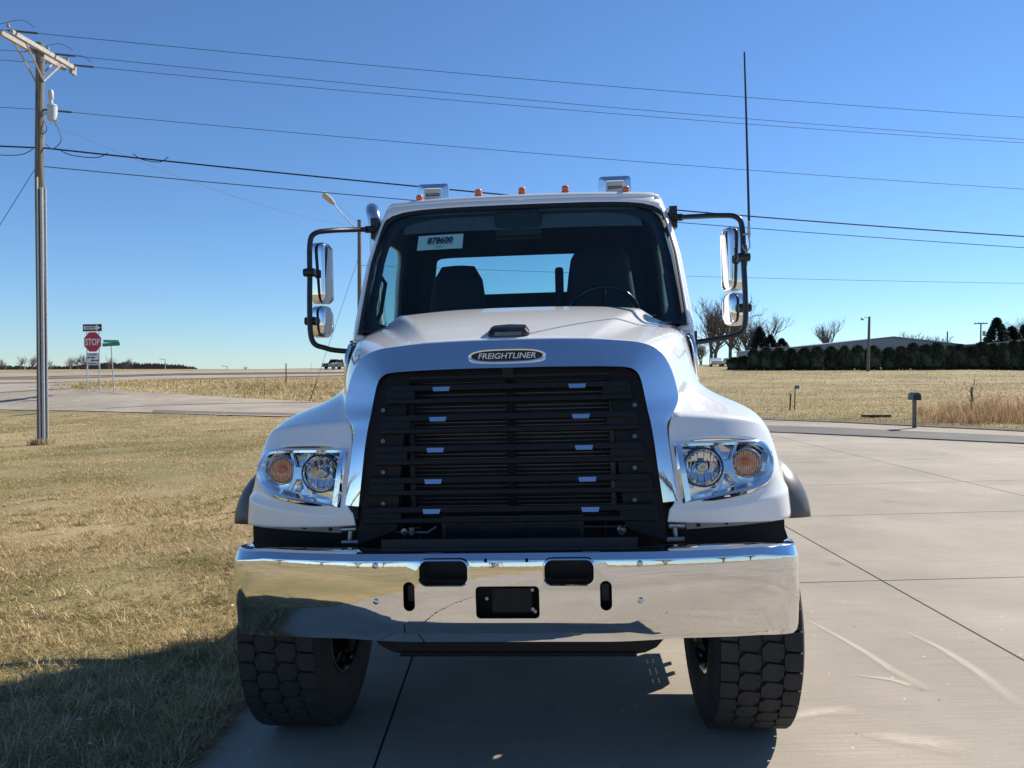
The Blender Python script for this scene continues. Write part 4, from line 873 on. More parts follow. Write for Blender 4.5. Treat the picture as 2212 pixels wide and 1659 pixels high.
ab = MB(); b0 = tl(1618, 505, 1.5); ab.tube([b0 + Vector((0, 0, .07)), b0, b0 + Vector((0, 0, -.03))], [.007, .010, .005], 8); ab.tube([b0, b0 + Vector((-.03, .02, .0))], .006, 6)
ab.tube(dens([b0 + Vector((0, 0, -.03)), b0 + Vector((.002, 0, -.08)), b0 + Vector((-.02, .01, -.10)), b0 + Vector((-.035, .02, -.06))], 4), .004, 6); ab.build('antenna_mount', M['steel'], ao, 50)

# --- exhaust stack, chassis and axles
sx = MB(); base = Vector((tl(813, 490, 3.15).x, 3.15, 2.2))
sx.tube(dens([Vector((-.25, 3.10, 1.98)), Vector((-.90, 3.14, 2.02)), Vector((base.x + .05, 3.18, 2.14)), Vector((base.x, 3.15, 2.32)), Vector((base.x, 3.15, 2.6)), Vector((base.x, 3.15, 2.90)), Vector((base.x - .01, 3.15, 3.05)), Vector((base.x - .03, 3.18, 3.13)), Vector((base.x - .06, 3.27, 3.18))], 5), .057, 22, caps=False)
sto = sx.build('exhaust_stack', M['chrome_dull'], truck, 60); q = sto.modifiers.new('t', 'SOLIDIFY'); q.thickness = .006
MB().lathe([(.001, .9), (.13, .92), (.14, .95), (.14, 1.95), (.06, 2.0)], (-.25, 3.08, 0), 'Z', 20).build('muffler', M['chrome_dull'], sto, 40)
fr_ = MB()
for sg in (-1, 1):
    fr_.box((sg * .43, 4.9, 1.0), (.008, 9.0, .26)); fr_.box((sg * .40, 4.9, 1.125), (.07, 9.0, .009)); fr_.box((sg * .40, 4.9, .875), (.07, 9.0, .009))
for y in (2.6, 4.2, 6.0, 7.6, 9.3): fr_.box((0, y, 1.0), (.8, .06, .2))
fr_.build('frame_rails', M['deep'], truck, 0)
eng = MB().box((0, 1.3, .98), (.62, 1.3, .62)); eng.box((0, 2.3, .80), (.5, 1.3, .42)); eng.box((.02, 1.0, .62), (.4, .6, .2)); bevel(eng.build('engine', M['deep'], truck), .03)
ax = MB().tube([(-.95, .85, .56), (-.75, .85, .54), (-.45, .85, .46), (.45, .85, .46), (.75, .85, .54), (.95, .85, .56)], .06, 8); ax.build('front_axle', M['deep'], truck, 40)
sbk = MB()
for sg in (-1, 1): sbk.box((sg * .52, 1.05, .70), (.02, .30, .42)); sbk.box((sg * .52, 1.35, .75), (.10, .08, .1)); sbk.box((sg * .46, .85, .64), (.1, 1.3, .05))
sbk.build('spring_hangers', M['deep'], truck, 0)
tk = MB()
for sg in (-1, 1): tk.lathe([(.001, 2.35), (.30, 2.36), (.31, 2.40), (.31, 3.5), (.30, 3.54), (.001, 3.55)], (sg * .86, 0, .84), 'Y', 24)
tk.build('fuel_tank', M['chrome_dull'], truck, 40)
stp_ = MB()
for sg in (-1, 1):
    sb_ = MB().box((sg * .93, 1.92, .84), (.50, .92, .66)); sb_.box((sg * 1.19, 1.92, .58), (.06, .7, .04)); sb_.box((sg * 1.19, 1.92, .88), (.06, .7, .04)); sb_.build('step_box', M['deep'], truck, 0)

# perforated step bracket hanging behind the right front wheel (its shadow shows on the slab)
hb = MB().prism([(1.05, 1.40, .52), (1.05, 1.40, .30), (1.05, 1.43, .25), (1.05, 1.90, .25), (1.05, 1.96, .33), (1.05, 1.96, .52)], (.012, 0, 0))
for y_ in (1.55, 1.70): hb.box((1.056, y_, .235), (.012, .05, .07))
hbo = hb.build('step_bracket', M['deep'], truck, 0); hc = MB()
for y_ in (1.50, 1.535, 1.62, 1.655, 1.69, 1.80, 1.835):
    for z_ in (.30, .335): hc.lathe([(.010, -.05), (.010, .07)], (1.05, y_ + (z_ - .3) * .4, z_), 'X', 10, True)
hco = hc.build('cutter', None, None, 0); hco.matrix_world = truck.matrix_world
q = hbo.modifiers.new('b', 'BOOLEAN'); q.object = hco; q.solver = 'EXACT'; bpy.context.view_layer.update(); bake(hbo); bpy.data.objects.remove(hco)

# --- front wheels with single tread blocks
RT, TW = .56, .39
def tyre_profile(r0, w):
    return [(.29, -w * .36), (.305, -w * .42), (.36, -w * .50), (.43, -w * .525), (.50, -w * .51), (r0 - .035, -w * .485), (r0 - .018, -w * .45), (r0 - .016, -w * .2), (r0 - .016, w * .2), (r0 - .018, w * .45), (r0 - .035, w * .485), (.50, w * .51), (.43, w * .525), (.36, w * .50), (.305, w * .42), (.29, w * .36)]
def block(poly, dpt=.018, inset=.004):
    n = len(poly); s = MB(); cx = sum(p[0] for p in poly) / n; cy = sum(p[1] for p in poly) / n
    def pt(p, r_, k):
        w_, sx_ = lerp(cx, p[0], k), lerp(cy, p[1], k); a = sx_ / RT; return (w_, r_ * math.sin(a), -r_ * math.cos(a))
    s.add([pt(p, RT - dpt, 1) for p in poly] + [pt(p, RT - .002, .99) for p in poly] + [pt(p, RT, .965) for p in poly], [tuple(range(2 * n, 3 * n))] + [(a * n + k, a * n + (k + 1) % n, (a + 1) * n + (k + 1) % n, (a + 1) * n + k) for a in (0, 1) for k in range(n)])
    return s
NB = 37; pit = 2 * PI * RT / NB
hexp = [(-.048, -.022), (-.020, -.0535), (.044, -.043), (.048, -.036), (.048, .022), (.020, .0535), (-.044, .043), (-.048, .036)]
hexp = [(x, y * pit / .1085) for x, y in hexp]
m_hex = block(hexp).mesh('tread_block', M['tread'], 30)
shp = [(-.040, -.052), (.030, -.046), (.040, -.024), (.040, .032), (.030, .052), (-.040, .046)]
m_sh = block([(x, y * pit / .1085) for x, y in shp]).mesh('shoulder_block', M['tread'], 30)
for sg in (-1, 1):
    cx = sg * 1.088
    e = bpy.data.objects.new('wheel', None); col.objects.link(e); e.parent = truck; e.location = (cx, .82, RT - .004)
    MB().lathe([(r_, x) for r_, x in tyre_profile(RT, TW)], (0, 0, 0), 'X', 72).build('tyre', M['rubber'], e, 40)
    rim = MB().lathe([(.30, -.16), (.312, -.175), (.30, -.18), (.285, -.16), (.27, -.10), (.265, sg * 0 + .0), (.27, .10), (.285, .16), (.30, .18), (.312, .175), (.30, .16)], (0, 0, 0), 'X', 48); rim.lathe([(.268, sg * .02), (.20, sg * .05), (.13, sg * .06), (.12, sg * .14), (.001, sg * .15)], (0, 0, 0), 'X', 32)
    rim.build('rim', M['chrome_dull'], e, 30)
    MB().lathe([(.21, -sg * .15), (.21, -sg * .02), (.001, -sg * .02)], (0, 0, 0), 'X', 32).build('brake_drum', M['deep'], e, 40)
    for row, (w0, ph, msh, flip) in enumerate(((-.137, 0., m_sh, 0), (-.049, .5, m_hex, 0), (.049, 0., m_hex, 0), (.137, .5, m_sh, PI))):
        for k in range(NB):
            b_ = obj('tread_block', msh, e); a = 2 * PI * (k + ph) / NB; b_.location = (w0, 0, 0); b_.rotation_euler = (a, 0, flip)
            if flip: b_.rotation_euler = (Matrix.Rotation(a, 3, 'X') @ Matrix.Rotation(PI, 3, 'Z')).to_euler()
    letters = MB()
# rear axles (mostly hidden behind the cab)
rw = MB()
for ya in (6.3, 7.65):
    for sg in (-1, 1):
        for x in (.80, 1.13):
            e = MB().lathe([(.27, -.10), (.30, -.13), (.42, -.14), (.50, -.12), (.515, -.08), (.515, .08), (.50, .12), (.42, .14), (.30, .13), (.27, .10)], (0, 0, 0), 'X', 40).build('rear_tyre', M['rubber'], truck, 40); e.location = (sg * x, ya, .513)
            dsk = MB().lathe([(.27, -.09), (.26, sg * .02), (.12, sg * .03), (.001, sg * .05)], (0, 0, 0), 'X', 24).build('rear_rim', M['chrome_dull'], truck, 40); dsk.location = (sg * x, ya, .513)
    rw.tube([(-1.0, ya, .515), (1.0, ya, .515)], .09, 10); rw.lathe([(.001, -.2), (.2, -.1), (.2, .1), (.001, .2)], (0, ya, .55), 'Y', 14)
rw.build('rear_axle', M['deep'], truck, 40)

# ------------------------------------------------------------------ utility pole on the left
PX, PY = -13.95, 22.85; PZ = h(PX, PY)
pole = thing('utility_pole', 'tall weathered wooden utility pole with double crossarm at left', 'utility pole', (PX, PY, PZ - .02))
TOP = 11.40 - PZ
MB().tube([(0, 0, -.5), (0, 0, 4), (-.03, 0, 8), (0.02, 0, TOP + .12)], [.155, .14, .125, .11], 16).build('shaft', M['wood'], pole, 50)
ad_ = Vector((.115, .993, 0)).normalized(); pd = Vector((ad_.y, -ad_.x, 0))
for sg in (-1, 1):
    rt_ = Matrix.Rotation(math.atan2(ad_.y, ad_.x), 3, 'Z')
    bevel(MB().box(pd * sg * .17 + Vector((0, 0, TOP - .12)), (2.6, .1, .13), rt_).build('crossarm', M['woodpale'], pole), .008)
    for s2 in (-1, 1):
        MB().tube([pd * sg * .17 + ad_ * s2 * .75 + Vector((0, 0, TOP - .19)), pd * sg * .13 + Vector((0, 0, TOP - 1.0))], .028, 6).build('arm_brace', M['woodpale'], pole, 50)
MB().tube([(.10, -.12, -.3), (.10, -.12, 7.6)], .045, 10).build('conduit', M['galv'], pole, 50)
MB().tube([(.02, -.17, -.3), (.0, -.16, 7.9)], .022, 8).build('ground_moulding', mat('pvc_moulding', (.62, .58, .48), rough=.6), pole, 50)
MB().tube([(.17, -.05, -.3), (.17, -.05, 7.6)], .03, 8).build('conduit', M['galv'], pole, 50)
tr = MB().lathe([(.001, -.22), (.13, -.21), (.135, .2), (.145, .21), (.12, .25), (.001, .26)], (.40, -.05, 8.95 + .85), 'Z', 20); tr.lathe([(.05, 0), (.06, .06), (.05, .12), (.075, .16), (.075, .36), (.05, .42), (.001, .43)], (.36, -.05, 8.95 + 1.11), 'Z', 14); tr.box((.2, -.03, 9.8), (.18, .06, .08))
tr.build('transformer', mat('transformer_grey', (.55, .57, .58), (.48, .5, .52), 5, rough=.45), pole, 40)
for s2, q in ((-1.2, .25), (.35, .3), (1.2, .25)):
    MB().lathe([(.012, 0), (.012, .1), (.05, .12), (.05, .17), (.03, .18), (.04, .24), (.001, .27)], ad_ * s2 + Vector((0, 0, TOP - .06)), 'Z', 12).build('insulator', M['insul'], pole, 40)
MB().box(ad_ * 1.38 + Vector((.05, 0, TOP - .12)), (.1, .25, .3)).build('cutout', M['insul'], pole, 0)
def jumper(pts, r_): MB().tube(dens(pts, 5), r_, 5).build('jumper_wire', M['wire'], pole, 50)
for s2 in (-1.2, .35, 1.2):
    c = ad_ * s2 + Vector((0, 0, TOP + .2)); jumper([c + Vector((-.7, 0, -.18)), c, c + Vector((.4, 0, .05)), c + Vector((.75, .0, -.15))], .008)
c = Vector((.45, -.05, 9.55)); jumper([c, c + Vector((.12, 0, -.2)), c + Vector((.2, 0, -.55)), c + Vector((-.05, 0, -.8)), c + Vector((-.25, 0, -.65))], .012)
jumper([Vector((.12, 0, 9.6)), Vector((.2, 0, 9.4)), Vector((.15, 0, 9.25)), Vector((-.02, 0, 9.2))], .012)
P0 = Vector((PX, PY, 0)); PE = Vector((30, 32.6, 0)); PL = Vector((-52, 14.2, 0))
def wire(a, b, sag, r_, name, label, m='wire', n=28, grp='overhead lines', ins=False, a_left=None, far_reach=True):
    s = MB(); pts = [a.lerp(b, t) - Vector((0, 0, 4 * sag * t * (1 - t))) for t in np.linspace(0, 1, n)]
    s.tube(pts, r_, 5)
    far_ = b + (b - a).normalized() * 90; s.tube([b.lerp(far_, t) - Vector((0, 0, 4 * sag * t * (1 - t))) for t in np.linspace(0, 1, 12)], r_, 5) if far_reach else None
    if ins: s.tube([pts[0], pts[0].lerp(pts[1], .45)], .03, 6)
    if a_left is not None:
        q = [a.lerp(a_left, t) - Vector((0, 0, 2 * sag * t * (1 - t))) for t in np.linspace(0, 1, 10)]; s.tube(q, r_, 5)
    o = s.build(name, M[m], None, 50); return tag(o, label, 'overhead line', grp)
def pt(off, z): return P0 + off + Vector((0, 0, z))
for s2, ze, nm in ((-1.2, 11.62, 'topmost thin power line crossing the sky from the crossarm near end'), (.35, 11.22, 'second power line from the top, from middle of the crossarm'), (1.2, 11.40, 'third power line from the top, from far end of the crossarm')):
    a = pt(ad_ * s2, 11.35); wire(a, PE + ad_ * s2 + Vector((0, 0, ze)), .25, .009, 'power_line', nm, ins=True, a_left=PL + ad_ * s2 + Vector((0, 0, 11.2)))
wire(pt(Vector((.12, 0, 0)), 9.55), PE + Vector((0, 0, 9.05)), .22, .009, 'power_line', 'single power line strung below the transformer and above the thick cable', ins=True, a_left=PL + Vector((0, 0, 9.4)))
cbl = wire(pt(Vector((.14, 0, 0)), 8.42), PE + Vector((0, 0, 7.05)), .30, .024, 'telephone_cable', 'thick black telephone cable running from pole past the cab roof', 'cable', a_left=PL + Vector((0, 0, 8.3)))
wire(pt(Vector((.14, -.05, 0)), 7.86), PE + Vector((0, 0, 6.55)), .20, .014, 'telephone_cable', 'thin lower cable below the thick black one, lowest on the left pole')
dl = MB()
for t0, w_ in ((.4, 1.4), (2.6, 1.0)):
    b0 = pt(Vector((t0 + .14, 0, 0)), 8.41 - .058 * t0); dl.tube(dens([b0, b0 + Vector((w_ * .25, .05, -.16)), b0 + Vector((w_ * .75, .1, -.22)), b0 + Vector((w_, .12, -.058 * w_))], 5), .013, 5)
b0 = pt(Vector((-1.5, -.2, 0)), 8.38); dl.tube(dens([b0, b0 + Vector((.3, .0, -.2)), b0 + Vector((1.0, .05, -.2)), b0 + Vector((1.35, .1, -.02))], 5), .012, 5)
dlo = dl.build('drip_loop', M['cable'], cbl, 50)
gw = MB().tube([pt(Vector((-.1, 0, 0)), 7.9), Vector((-17.6, 20.6, h(-17.6, 20.6)))], .009, 5).build('guy_wire', M['wire'], pole, 50); gw.matrix_parent_inverse = Matrix.Translation((-PX, -PY, -(PZ - .02)))

# luminaire pole behind the truck on the left, with its guy wire
LX, LY = at(777, 700, 48).x, 48.; LZ = h(LX, LY)
lpole = thing('light_pole', 'wooden street light pole behind the left mirror with arm luminaire', 'light pole', (LX, LY, LZ - .02))
LT = at(777, 476, 48).z - LZ
MB().tube([(0, 0, -.4), (0, 0, LT)], [.16, .115], 12).build('shaft', M['wood'], lpole, 50)
MB().lathe([(.125, LT - .02), (.125, LT + .04), (.001, LT + .06)], (0, 0, 0), 'Z', 12).build('pole_cap', M['deep'], lpole, 40)
e1 = at(722, 440, 48) - Vector((LX, LY, LZ)); e0 = at(768, 500, 48) - Vector((LX, LY, LZ)); e2 = at(697, 419, 47.7) - Vector((LX, LY, LZ))
MB().tube(dens([Vector((0, 0, e0.z)), e0.lerp(e1, .5) + Vector((-.05, 0, .1)), e1], 5), .035, 8).build('lamp_arm', M['galv'], lpole, 50)
MB().tube([Vector((0, 0, LT - .15)), e1 + Vector((.15, 0, 0))], .012, 6).build('arm_stay', M['galv'], lpole, 50)
hv_ = (e2 - e1); lum = MB(); sdv = Vector((.35, -.75, .45)).normalized(); nv = hv_.cross(sdv).normalized(); nv = nv if nv.z > 0 else -nv
lum.prism([e1 + sdv * .08 - hv_ * .05, e1.lerp(e2, .3) + sdv * .24, e2 + sdv * .26, e2 - sdv * .26, e1.lerp(e2, .3) - sdv * .24, e1 - sdv * .08 - hv_ * .05], nv * .09); lum.build('luminaire', M['galv'], lpole, 0)
LW = Vector((LX, LY, LZ))
gx = at(668, 866, 47).x; gb = Vector((gx, 47, h(gx, 47) - .05)); gt = LW + Vector((-.1, 0, at(777, 560, 48).z - LZ)); gy = MB().tube([gt, gb], .012, 5); gyo = gy.build('guy_cable', M['wire'], None, 50); tag(gyo, 'thin steel guy cable slanting down from the light pole', 'guy wire')
MB().tube([gb, gb.lerp(gt, .15)], .035, 6).build('cable_guard', M['orange'], gyo, 50)
wire(pt(Vector((.3, 0, 0)), 9.15), LW + Vector((0, 0, LT - .4)), .5, .008, 'service_wire', 'faint service wire from the left pole to the street light pole', far_reach=False)
wire(LW + Vector((0, 0, at(777, 573, 48).z - LZ)), Vector((60, 57, 8.2)), .3, .012, 'service_wire', 'low thin wire seen behind the right mirror, from the street light pole')

# ------------------------------------------------------------------ road signs
def sign_root(name, label, cat, u, v, D, **k):
    p = at(u, v, D); return thing(name, label, cat, (p.x, p.y, h(p.x, p.y) - .02), **k)
SD = 47.; sx0 = at(201, 846, SD); sg_z = h(sx0.x, SD)
sgn = thing('stop_sign', 'red stop sign assembly on two posts with one way and divided highway plates', 'road sign', (sx0.x, SD, sg_z - .02), R(-12))
pxm = SD / FPX
def sz(v): return (845.5 - v) * pxm
for dx in (-.43, .43):
    MB().box((dx, .04, 2.0), (.06, .04, 4.2)).build('post', M['galv'], sgn, 0)
def sign_plate(poly, y, m, name, par): return MB().prism([(x, y, z) for x, z in poly], (0, .006, 0)).build(name, m, par, 0)
zc = sz(738); r8 = .61 / math.cos(PI / 8)
oct_ = lambda r_, z0: [(r_ * math.cos(PI / 8 + k * PI / 4), z0 + r_ * math.sin(PI / 8 + k * PI / 4)) for k in range(8)]
so1 = sign_plate(oct_(r8, zc), 0, M['signwhite'], 'stop_plate', sgn); sign_plate(oct_(r8 * .945, zc), -.006, M['signred'], 'red_field', so1)
text_mesh('stop_lettering', 'STOP', .56, .002, M['signwhite'], so1, facing((0, -.011, zc)) , bold=.012, width=1.02)
zo = sz(707.5); rc = lambda w, hh, z0: [(-w / 2, z0 - hh / 2), (w / 2, z0 - hh / 2), (w / 2, z0 + hh / 2), (-w / 2, z0 + hh / 2)]
ow = sign_plate(rc(1.37, .46, zo), -.02, M['signwhite'], 'one_way_plate', sgn); sign_plate(rc(1.30, .40, zo), -.026, M['ink'], 'black_field', ow)
sign_plate([(-.60, zo - .105), (.28, zo - .105), (.28, zo - .19), (.60, zo), (.28, zo + .19), (.28, zo + .105), (-.60, zo + .105)], -.032, M['signwhite'], 'arrow', ow)
text_mesh('one_way_lettering', 'ONE WAY', .17, .002, M['ink'], ow, facing((-.12, -.036, zo)), bold=.003, width=.74)
zd = sz(775); dv = sign_plate(rc(.91, .76, zd), 0, M['signwhite'], 'divided_plate', sgn)
bdp = MB()
for w, hh, x_, z_ in ((.86, .015, 0, .355), (.86, .015, 0, -.355), (.015, .71, .425, 0), (.015, .71, -.425, 0), (.50, .05, -.06, .09), (.50, .05, .10, -.09), (.05, .30, 0, 0)): bdp.box((x_, -.004, zd + z_), (w, .004, hh))
bdp.prism([(-.30, -.006, zd + .02), (-.30, -.006, zd + .16), (-.41, -.006, zd + .09)], (0, .004, 0)); bdp.prism([(.33, -.006, zd - .02), (.33, -.006, zd - .16), (.43, -.006, zd - .09)], (0, .004, 0)); bdp.build('divided_symbol', M['ink'], dv, 0)
text_mesh('divided_lettering', 'DIVIDED', .12, .002, M['ink'], dv, facing((0, -.006, zd + .26)), bold=.002, width=.58)
text_mesh('highway_lettering', 'HIGHWAY', .12, .002, M['ink'], dv, facing((0, -.006, zd - .265)), bold=.002, width=.62)
sp_ = at(247, 850, 46.6); sn = thing('street_name_sign', 'green street name sign on a thin leaning post beside the stop sign', 'road sign', (sp_.x, sp_.y, h(sp_.x, sp_.y) - .02))
MB().tube([(0, 0, -.2), (-.17, 0, 2.88)], .032, 8).build('post', M['galv'], sn, 50)
bevel(MB().box((-.17, 0, 2.93), (1.05, .03, .20), Matrix.Rotation(R(-3.5), 3, 'Y')).build('name_blade', M['signgreen'], sn), .01)
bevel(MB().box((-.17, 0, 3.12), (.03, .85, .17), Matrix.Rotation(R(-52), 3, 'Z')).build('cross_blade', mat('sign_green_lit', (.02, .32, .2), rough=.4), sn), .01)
tm = MB()
for k in range(9): tm.box((-.17 - .40 + k * .1, -.0165, 2.93 + (.40 - k * .1) * -.061), (.055, .002, .07))
tm.build('blade_lettering', mat('faded_white', (.12, .3, .22), rough=.5), sn, 0)

def post_thing(name, label, cat, u, vt, vb, D, r_, m, group=None):
    p = at(u, vb, D); z0 = h(p.x, p.y); t = at(u, vt, D).z - z0
    return tag(MB().tube([(p.x, D, z0 - .1), (p.x, D, z0 + t)], r_, 6).build(name, M[m], None, 50), label, cat, group)
post_thing('marker_post', 'dark slim marker post standing on the bank left of the truck', 'post', 618, 785, 819, 60, .05, 'rustpost')
post_thing('marker_post', 'short thin reed-like stake among dry weeds on the bank', 'post', 571, 822, 850, 50, .02, 'rustpost')
post_thing('marker_post', 'pale thin post on the highway crest near the dark pickup', 'post', 672, 783, 799, 110, .03, 'galv')

# right side: mailbox, flag markers
mp_ = at(1975, 926, 20.7); MZ = h(mp_.x, 20.7)
mbx = thing('mailbox', 'grey mailbox on a wooden post at the edge of the street', 'mailbox', (mp_.x, 20.7, MZ - .01), R(-12))
MB().box((0, 0, .36), (.085, .085, .82)).build('post', M['wood'], mbx, 0)
ml_ = MB(); ml_.prism([(.10 * math.cos(a), -.24, .89 + .10 * math.sin(a)) for a in np.linspace(0, PI, 11)] + [(-.10, -.24, .78), (.10, -.24, .78)], (0, .48, 0)); ml_.build('box', mat('mailbox_grey', (.07, .075, .085), (.05, .05, .06), 6, rough=.5), mbx, 30)
MB().box((0, -.245, .85), (.15, .01, .13)).build('door', M['satin'], mbx, 0)
f1 = at(1716, 886, 30.7); FZ = h(f1.x, 30.7)
fm = thing('flag_marker', 'thin rusty stake with a small blue flag plate in the dry field', 'marker', (f1.x, 30.7, FZ - .01))
MB().tube([(0, 0, -.1), (.03, 0, .97)], .022, 6).build('stake', M['rustpost'], fm, 50); MB().box((.10, 0, .93), (.18, .015, .14)).build('plate', mat('blue_plate', (.13, .2, .32), rough=.5), fm, 0)
f2 = at(1707, 886, 30.9); fm2 = thing('stake_marker', 'short rusty stake with bent wire beside the flag marker', 'marker', (f2.x, 30.9, h(f2.x, 30.9) - .01))
MB().box((0, 0, .28), (.05, .04, .76), Matrix.Rotation(R(3), 3, 'Y')).build('stake', M['rustpost'], fm2, 0); MB().tube([(-.02, 0, .62), (-.02, 0, .8), (.15, 0, .74)], .008, 5).build('wire', M['rustpost'], fm2, 50)
pk = gnd(1893, 901); plk = MB().box((0, 0, .06), (.95, .12, .07)); plk.box((.1, .1, .035), (.6, .1, .05), Matrix.Rotation(R(6), 3, 'Z')); pko = plk.build('plank', mat('dark_plank', (.06, .03, .025), (.09, .05, .04), 9, rough=.9), None, 0); pko.location = (pk.x, pk.y, h(pk.x, pk.y) - .02); tag(pko, 'dark weathered planks lying in the grass across the street', 'plank')

# ------------------------------------------------------------------ trees
def bare_tree(seed, hgt, spread=1., levels=5, upr=.5, stem=1, side=4):
    rr = random.Random(seed); tk_, cr = MB(), MB()
    def branch(p, d, L, r0, lev):
        n = 4 if lev < 2 else 3; pts = [p]; q = p.copy(); dd = d.copy(); rs = [r0]
        for k in range(n):
            dd = (dd + Vector((rr.gauss(0, .13), rr.gauss(0, .13), rr.gauss(.04, .08) + (.05 if lev else 0)))).normalized(); q = q + dd * L / n; pts.append(q.copy()); rs.append(max(lerp(r0, r0 * .55, (k + 1) / n), .012))
        (tk_ if lev == 0 else cr).tube(pts, rs, 7 if lev == 0 else (4 if lev < 3 else 3), caps=False)
        if lev >= levels: return
        nc = (side + 3, 5, 4, 3, 2)[min(lev, 4)]
        for k in range(nc):
            t = rr.uniform(.25 if lev else .38, 1.) if k else 1.; i = min(int(t * n), n - 1); b = pts[i].lerp(pts[i + 1], t * n - i)
            az = rr.uniform(0, 2 * PI); el = rr.uniform(.45, 1.0) * spread
            pr = dd.orthogonal().normalized(); pr.rotate(Matrix.Rotation(az, 3, dd)); nd = (dd * math.cos(el) + pr * math.sin(el) + Vector((0, 0, upr * .35))).normalized()
            branch(b, nd, L * rr.uniform(.55, .75), r0 * rr.uniform(.42, .58), lev + 1)
    for k in range(stem): branch(Vector((rr.uniform(-.3, .3) * (stem > 1), rr.uniform(-.3, .3) * (stem > 1), -.3)), Vector((rr.gauss(0, .06) + (.18 * (k - (stem - 1) / 2)), rr.gauss(0, .06), 1)).normalized(), hgt * .32, hgt * .022, 0)
    mz = max(v[2] for v in cr.v) / hgt
    for q_ in (tk_, cr): q_.v = [(x / mz, y / mz, z / mz) for x, y, z in q_.v]
    return tk_.mesh('trunk', M['bark'], 60), cr.mesh('branches', M['twig'], 60)
tm_ = [bare_tree(3, 14), bare_tree(8, 14, .85, 5, .6, 2), bare_tree(15, 14, .62, 5, 1.0), bare_tree(21, 14, 1.1, 4, .3, 3), bare_tree(33, 14, 1., 3, .4, 2), bare_tree(37, 14, .9, 3, .4, 1)]
def put_bare(k, u, v, D, hgt, label, rz=0, group='bare deciduous trees', sx=1., cat='tree'):
    p = at(u, v, D); r_ = thing('bare_tree', label, cat, (p.x, p.y, h(p.x, p.y) - .1), rz, group)
    q = hgt / 14 * .98; r_.scale = (q * sx, q * sx, q)
    obj('trunk', tm_[k][0], r_); obj('branches', tm_[k][1], r_); return r_
put_bare(1, 1541, 788, 150, 15.6, 'large bare tree with twin trunks nearest the cab on the right', .4, sx=1.1)
put_bare(0, 1577, 788, 152, 15, 'bare tree right behind the lower right mirror', 1.7, sx=.9)
put_bare(1, 1612, 788, 156, 12, 'bare tree with broad crown just right of the mirror arm', 2.6, sx=1.1)
put_bare(0, 1650, 788, 158, 11.5, 'rightmost bare tree of the clump beside the hedge end', 3.9)
put_bare(3, 1515, 790, 170, 6., 'low bare scrub tree partly hidden by the truck fender', 1)
put_bare(2, 1802, 790, 165, 11.6, 'slender upright bare tree left of the yard light pole', 0, sx=1.15)
put_bare(3, 1745, 790, 190, 6.0, 'small bare tree above the hedge, nearest the upright tree', 2, sx=1.3)
put_bare(3, 1720, 792, 220, 5.5, 'tiny bare bush tree above the left part of the hedge', .6, sx=1.4)
put_bare(3, 1985, 790, 230, 11.5, 'spreading bare tree crown behind the metal building roof', 0.3, sx=1.5)
put_bare(3, 2035, 790, 240, 10.5, 'low bare tree right of the crown behind the metal roof', 2.3, sx=1.2)
put_bare(0, 2200, 790, 190, 13, 'bare tree behind the evergreens at the right edge', 2.2)
far = [(12, 5.6, 1.0), (42, 6.8, 1.3), (66, 7., 1.), (108, 5.2, 1.2), (152, 6.4, 1.), (172, 7.2, 1.), (190, 7.5, 1.), (233, 6.6, 1.1), (268, 5.8, 1.2), (533, 2.6, 1.8)]
nmz = ['far bare tree cut by the left frame edge', 'flat topped far bare tree left of the utility pole', 'far bare tree touching the left side of utility pole', 'small far bare tree just right of the utility pole', 'far bare tree left of the stop sign', 'far bare tree behind the left sign post', 'far bare tree between the two sign posts', 'far bare tree left of the street name sign post', 'far bare tree right of the street name sign post', 'tiny far bush on the highway crest']
for k, ((u, hg, sx), lb) in enumerate(zip(far, nmz)): 
    put_bare((4, 5)[k % 2], u, 800, 300, hg, lb, k * 1.1, 'far bare trees on the left', sx)
# evergreens
def conifer(seed, hgt, rad, n, taper=1., col_=False):
    rr = random.Random(seed); s = MB()
    for k in range(n):
        t = rr.random() ** (.8 if col_ else 1.); z = hgt * (.02 + .96 * t)
        R_m = rad * ((1 - t) ** taper if not col_ else min(1, (1 - t) * 2.6) ** .6 * (0.82 + .18 * math.sin(5 * t + seed))); a = rr.uniform(0, 2 * PI); q = R_m * math.sqrt(rr.uniform(.25, 1)) * rr.uniform(.8, 1.08) * (1 + .16 * math.sin(3 * a + 7 * t + seed))
        p = Vector((q * math.cos(a), q * math.sin(a), z)); sz_ = rr.uniform(.12, .36) * (hgt / 4) ** .5
        d = Vector((math.cos(a), math.sin(a), rr.uniform(-.5, .15) if not col_ else rr.uniform(.2, 1.4))).normalized(); w = d.cross(Vector((rr.gauss(0, 1), rr.gauss(0, 1), rr.gauss(0, 1)))).normalized()
        s.add([p - d * sz_ * .4 - w * sz_ * .45, p - d * sz_ * .4 + w * sz_ * .45, p + d * sz_], [(0, 1, 2)])
    return s
arb = []
for k in range(4):
    c = conifer(40 + k, 3.4, .98, 2600, col_=True); core = MB().lathe([(.05, .15), (.66, .5), (.74, 1.4), (.66, 2.3), (.38, 2.95), (.02, 3.2)], (0, 0, 0), 'Z', 9); c.add(core.v, core.f)
    arb.append(c.mesh('foliage', M['everg'], 0))
trk_m = MB().tube([(0, 0, -.2), (0, 0, 1.2)], [.1, .07], 6).mesh('trunk', M['bark'], 60)
us = [1628, 1654, 1682, 1709, 1737, 1764, 1794, 1824, 1852, 1884, 1919, 1946, 1971, 1998, 2023, 2050, 2072, 2096, 2120, 2143, 2166, 2188, 2210, 2232]
vt = [753, 749, 748, 752, 749, 748, 745, 747, 744, 745, 748, 748, 741, 745, 742, 746, 741, 747, 737, 739, 741, 736, 737, 738]
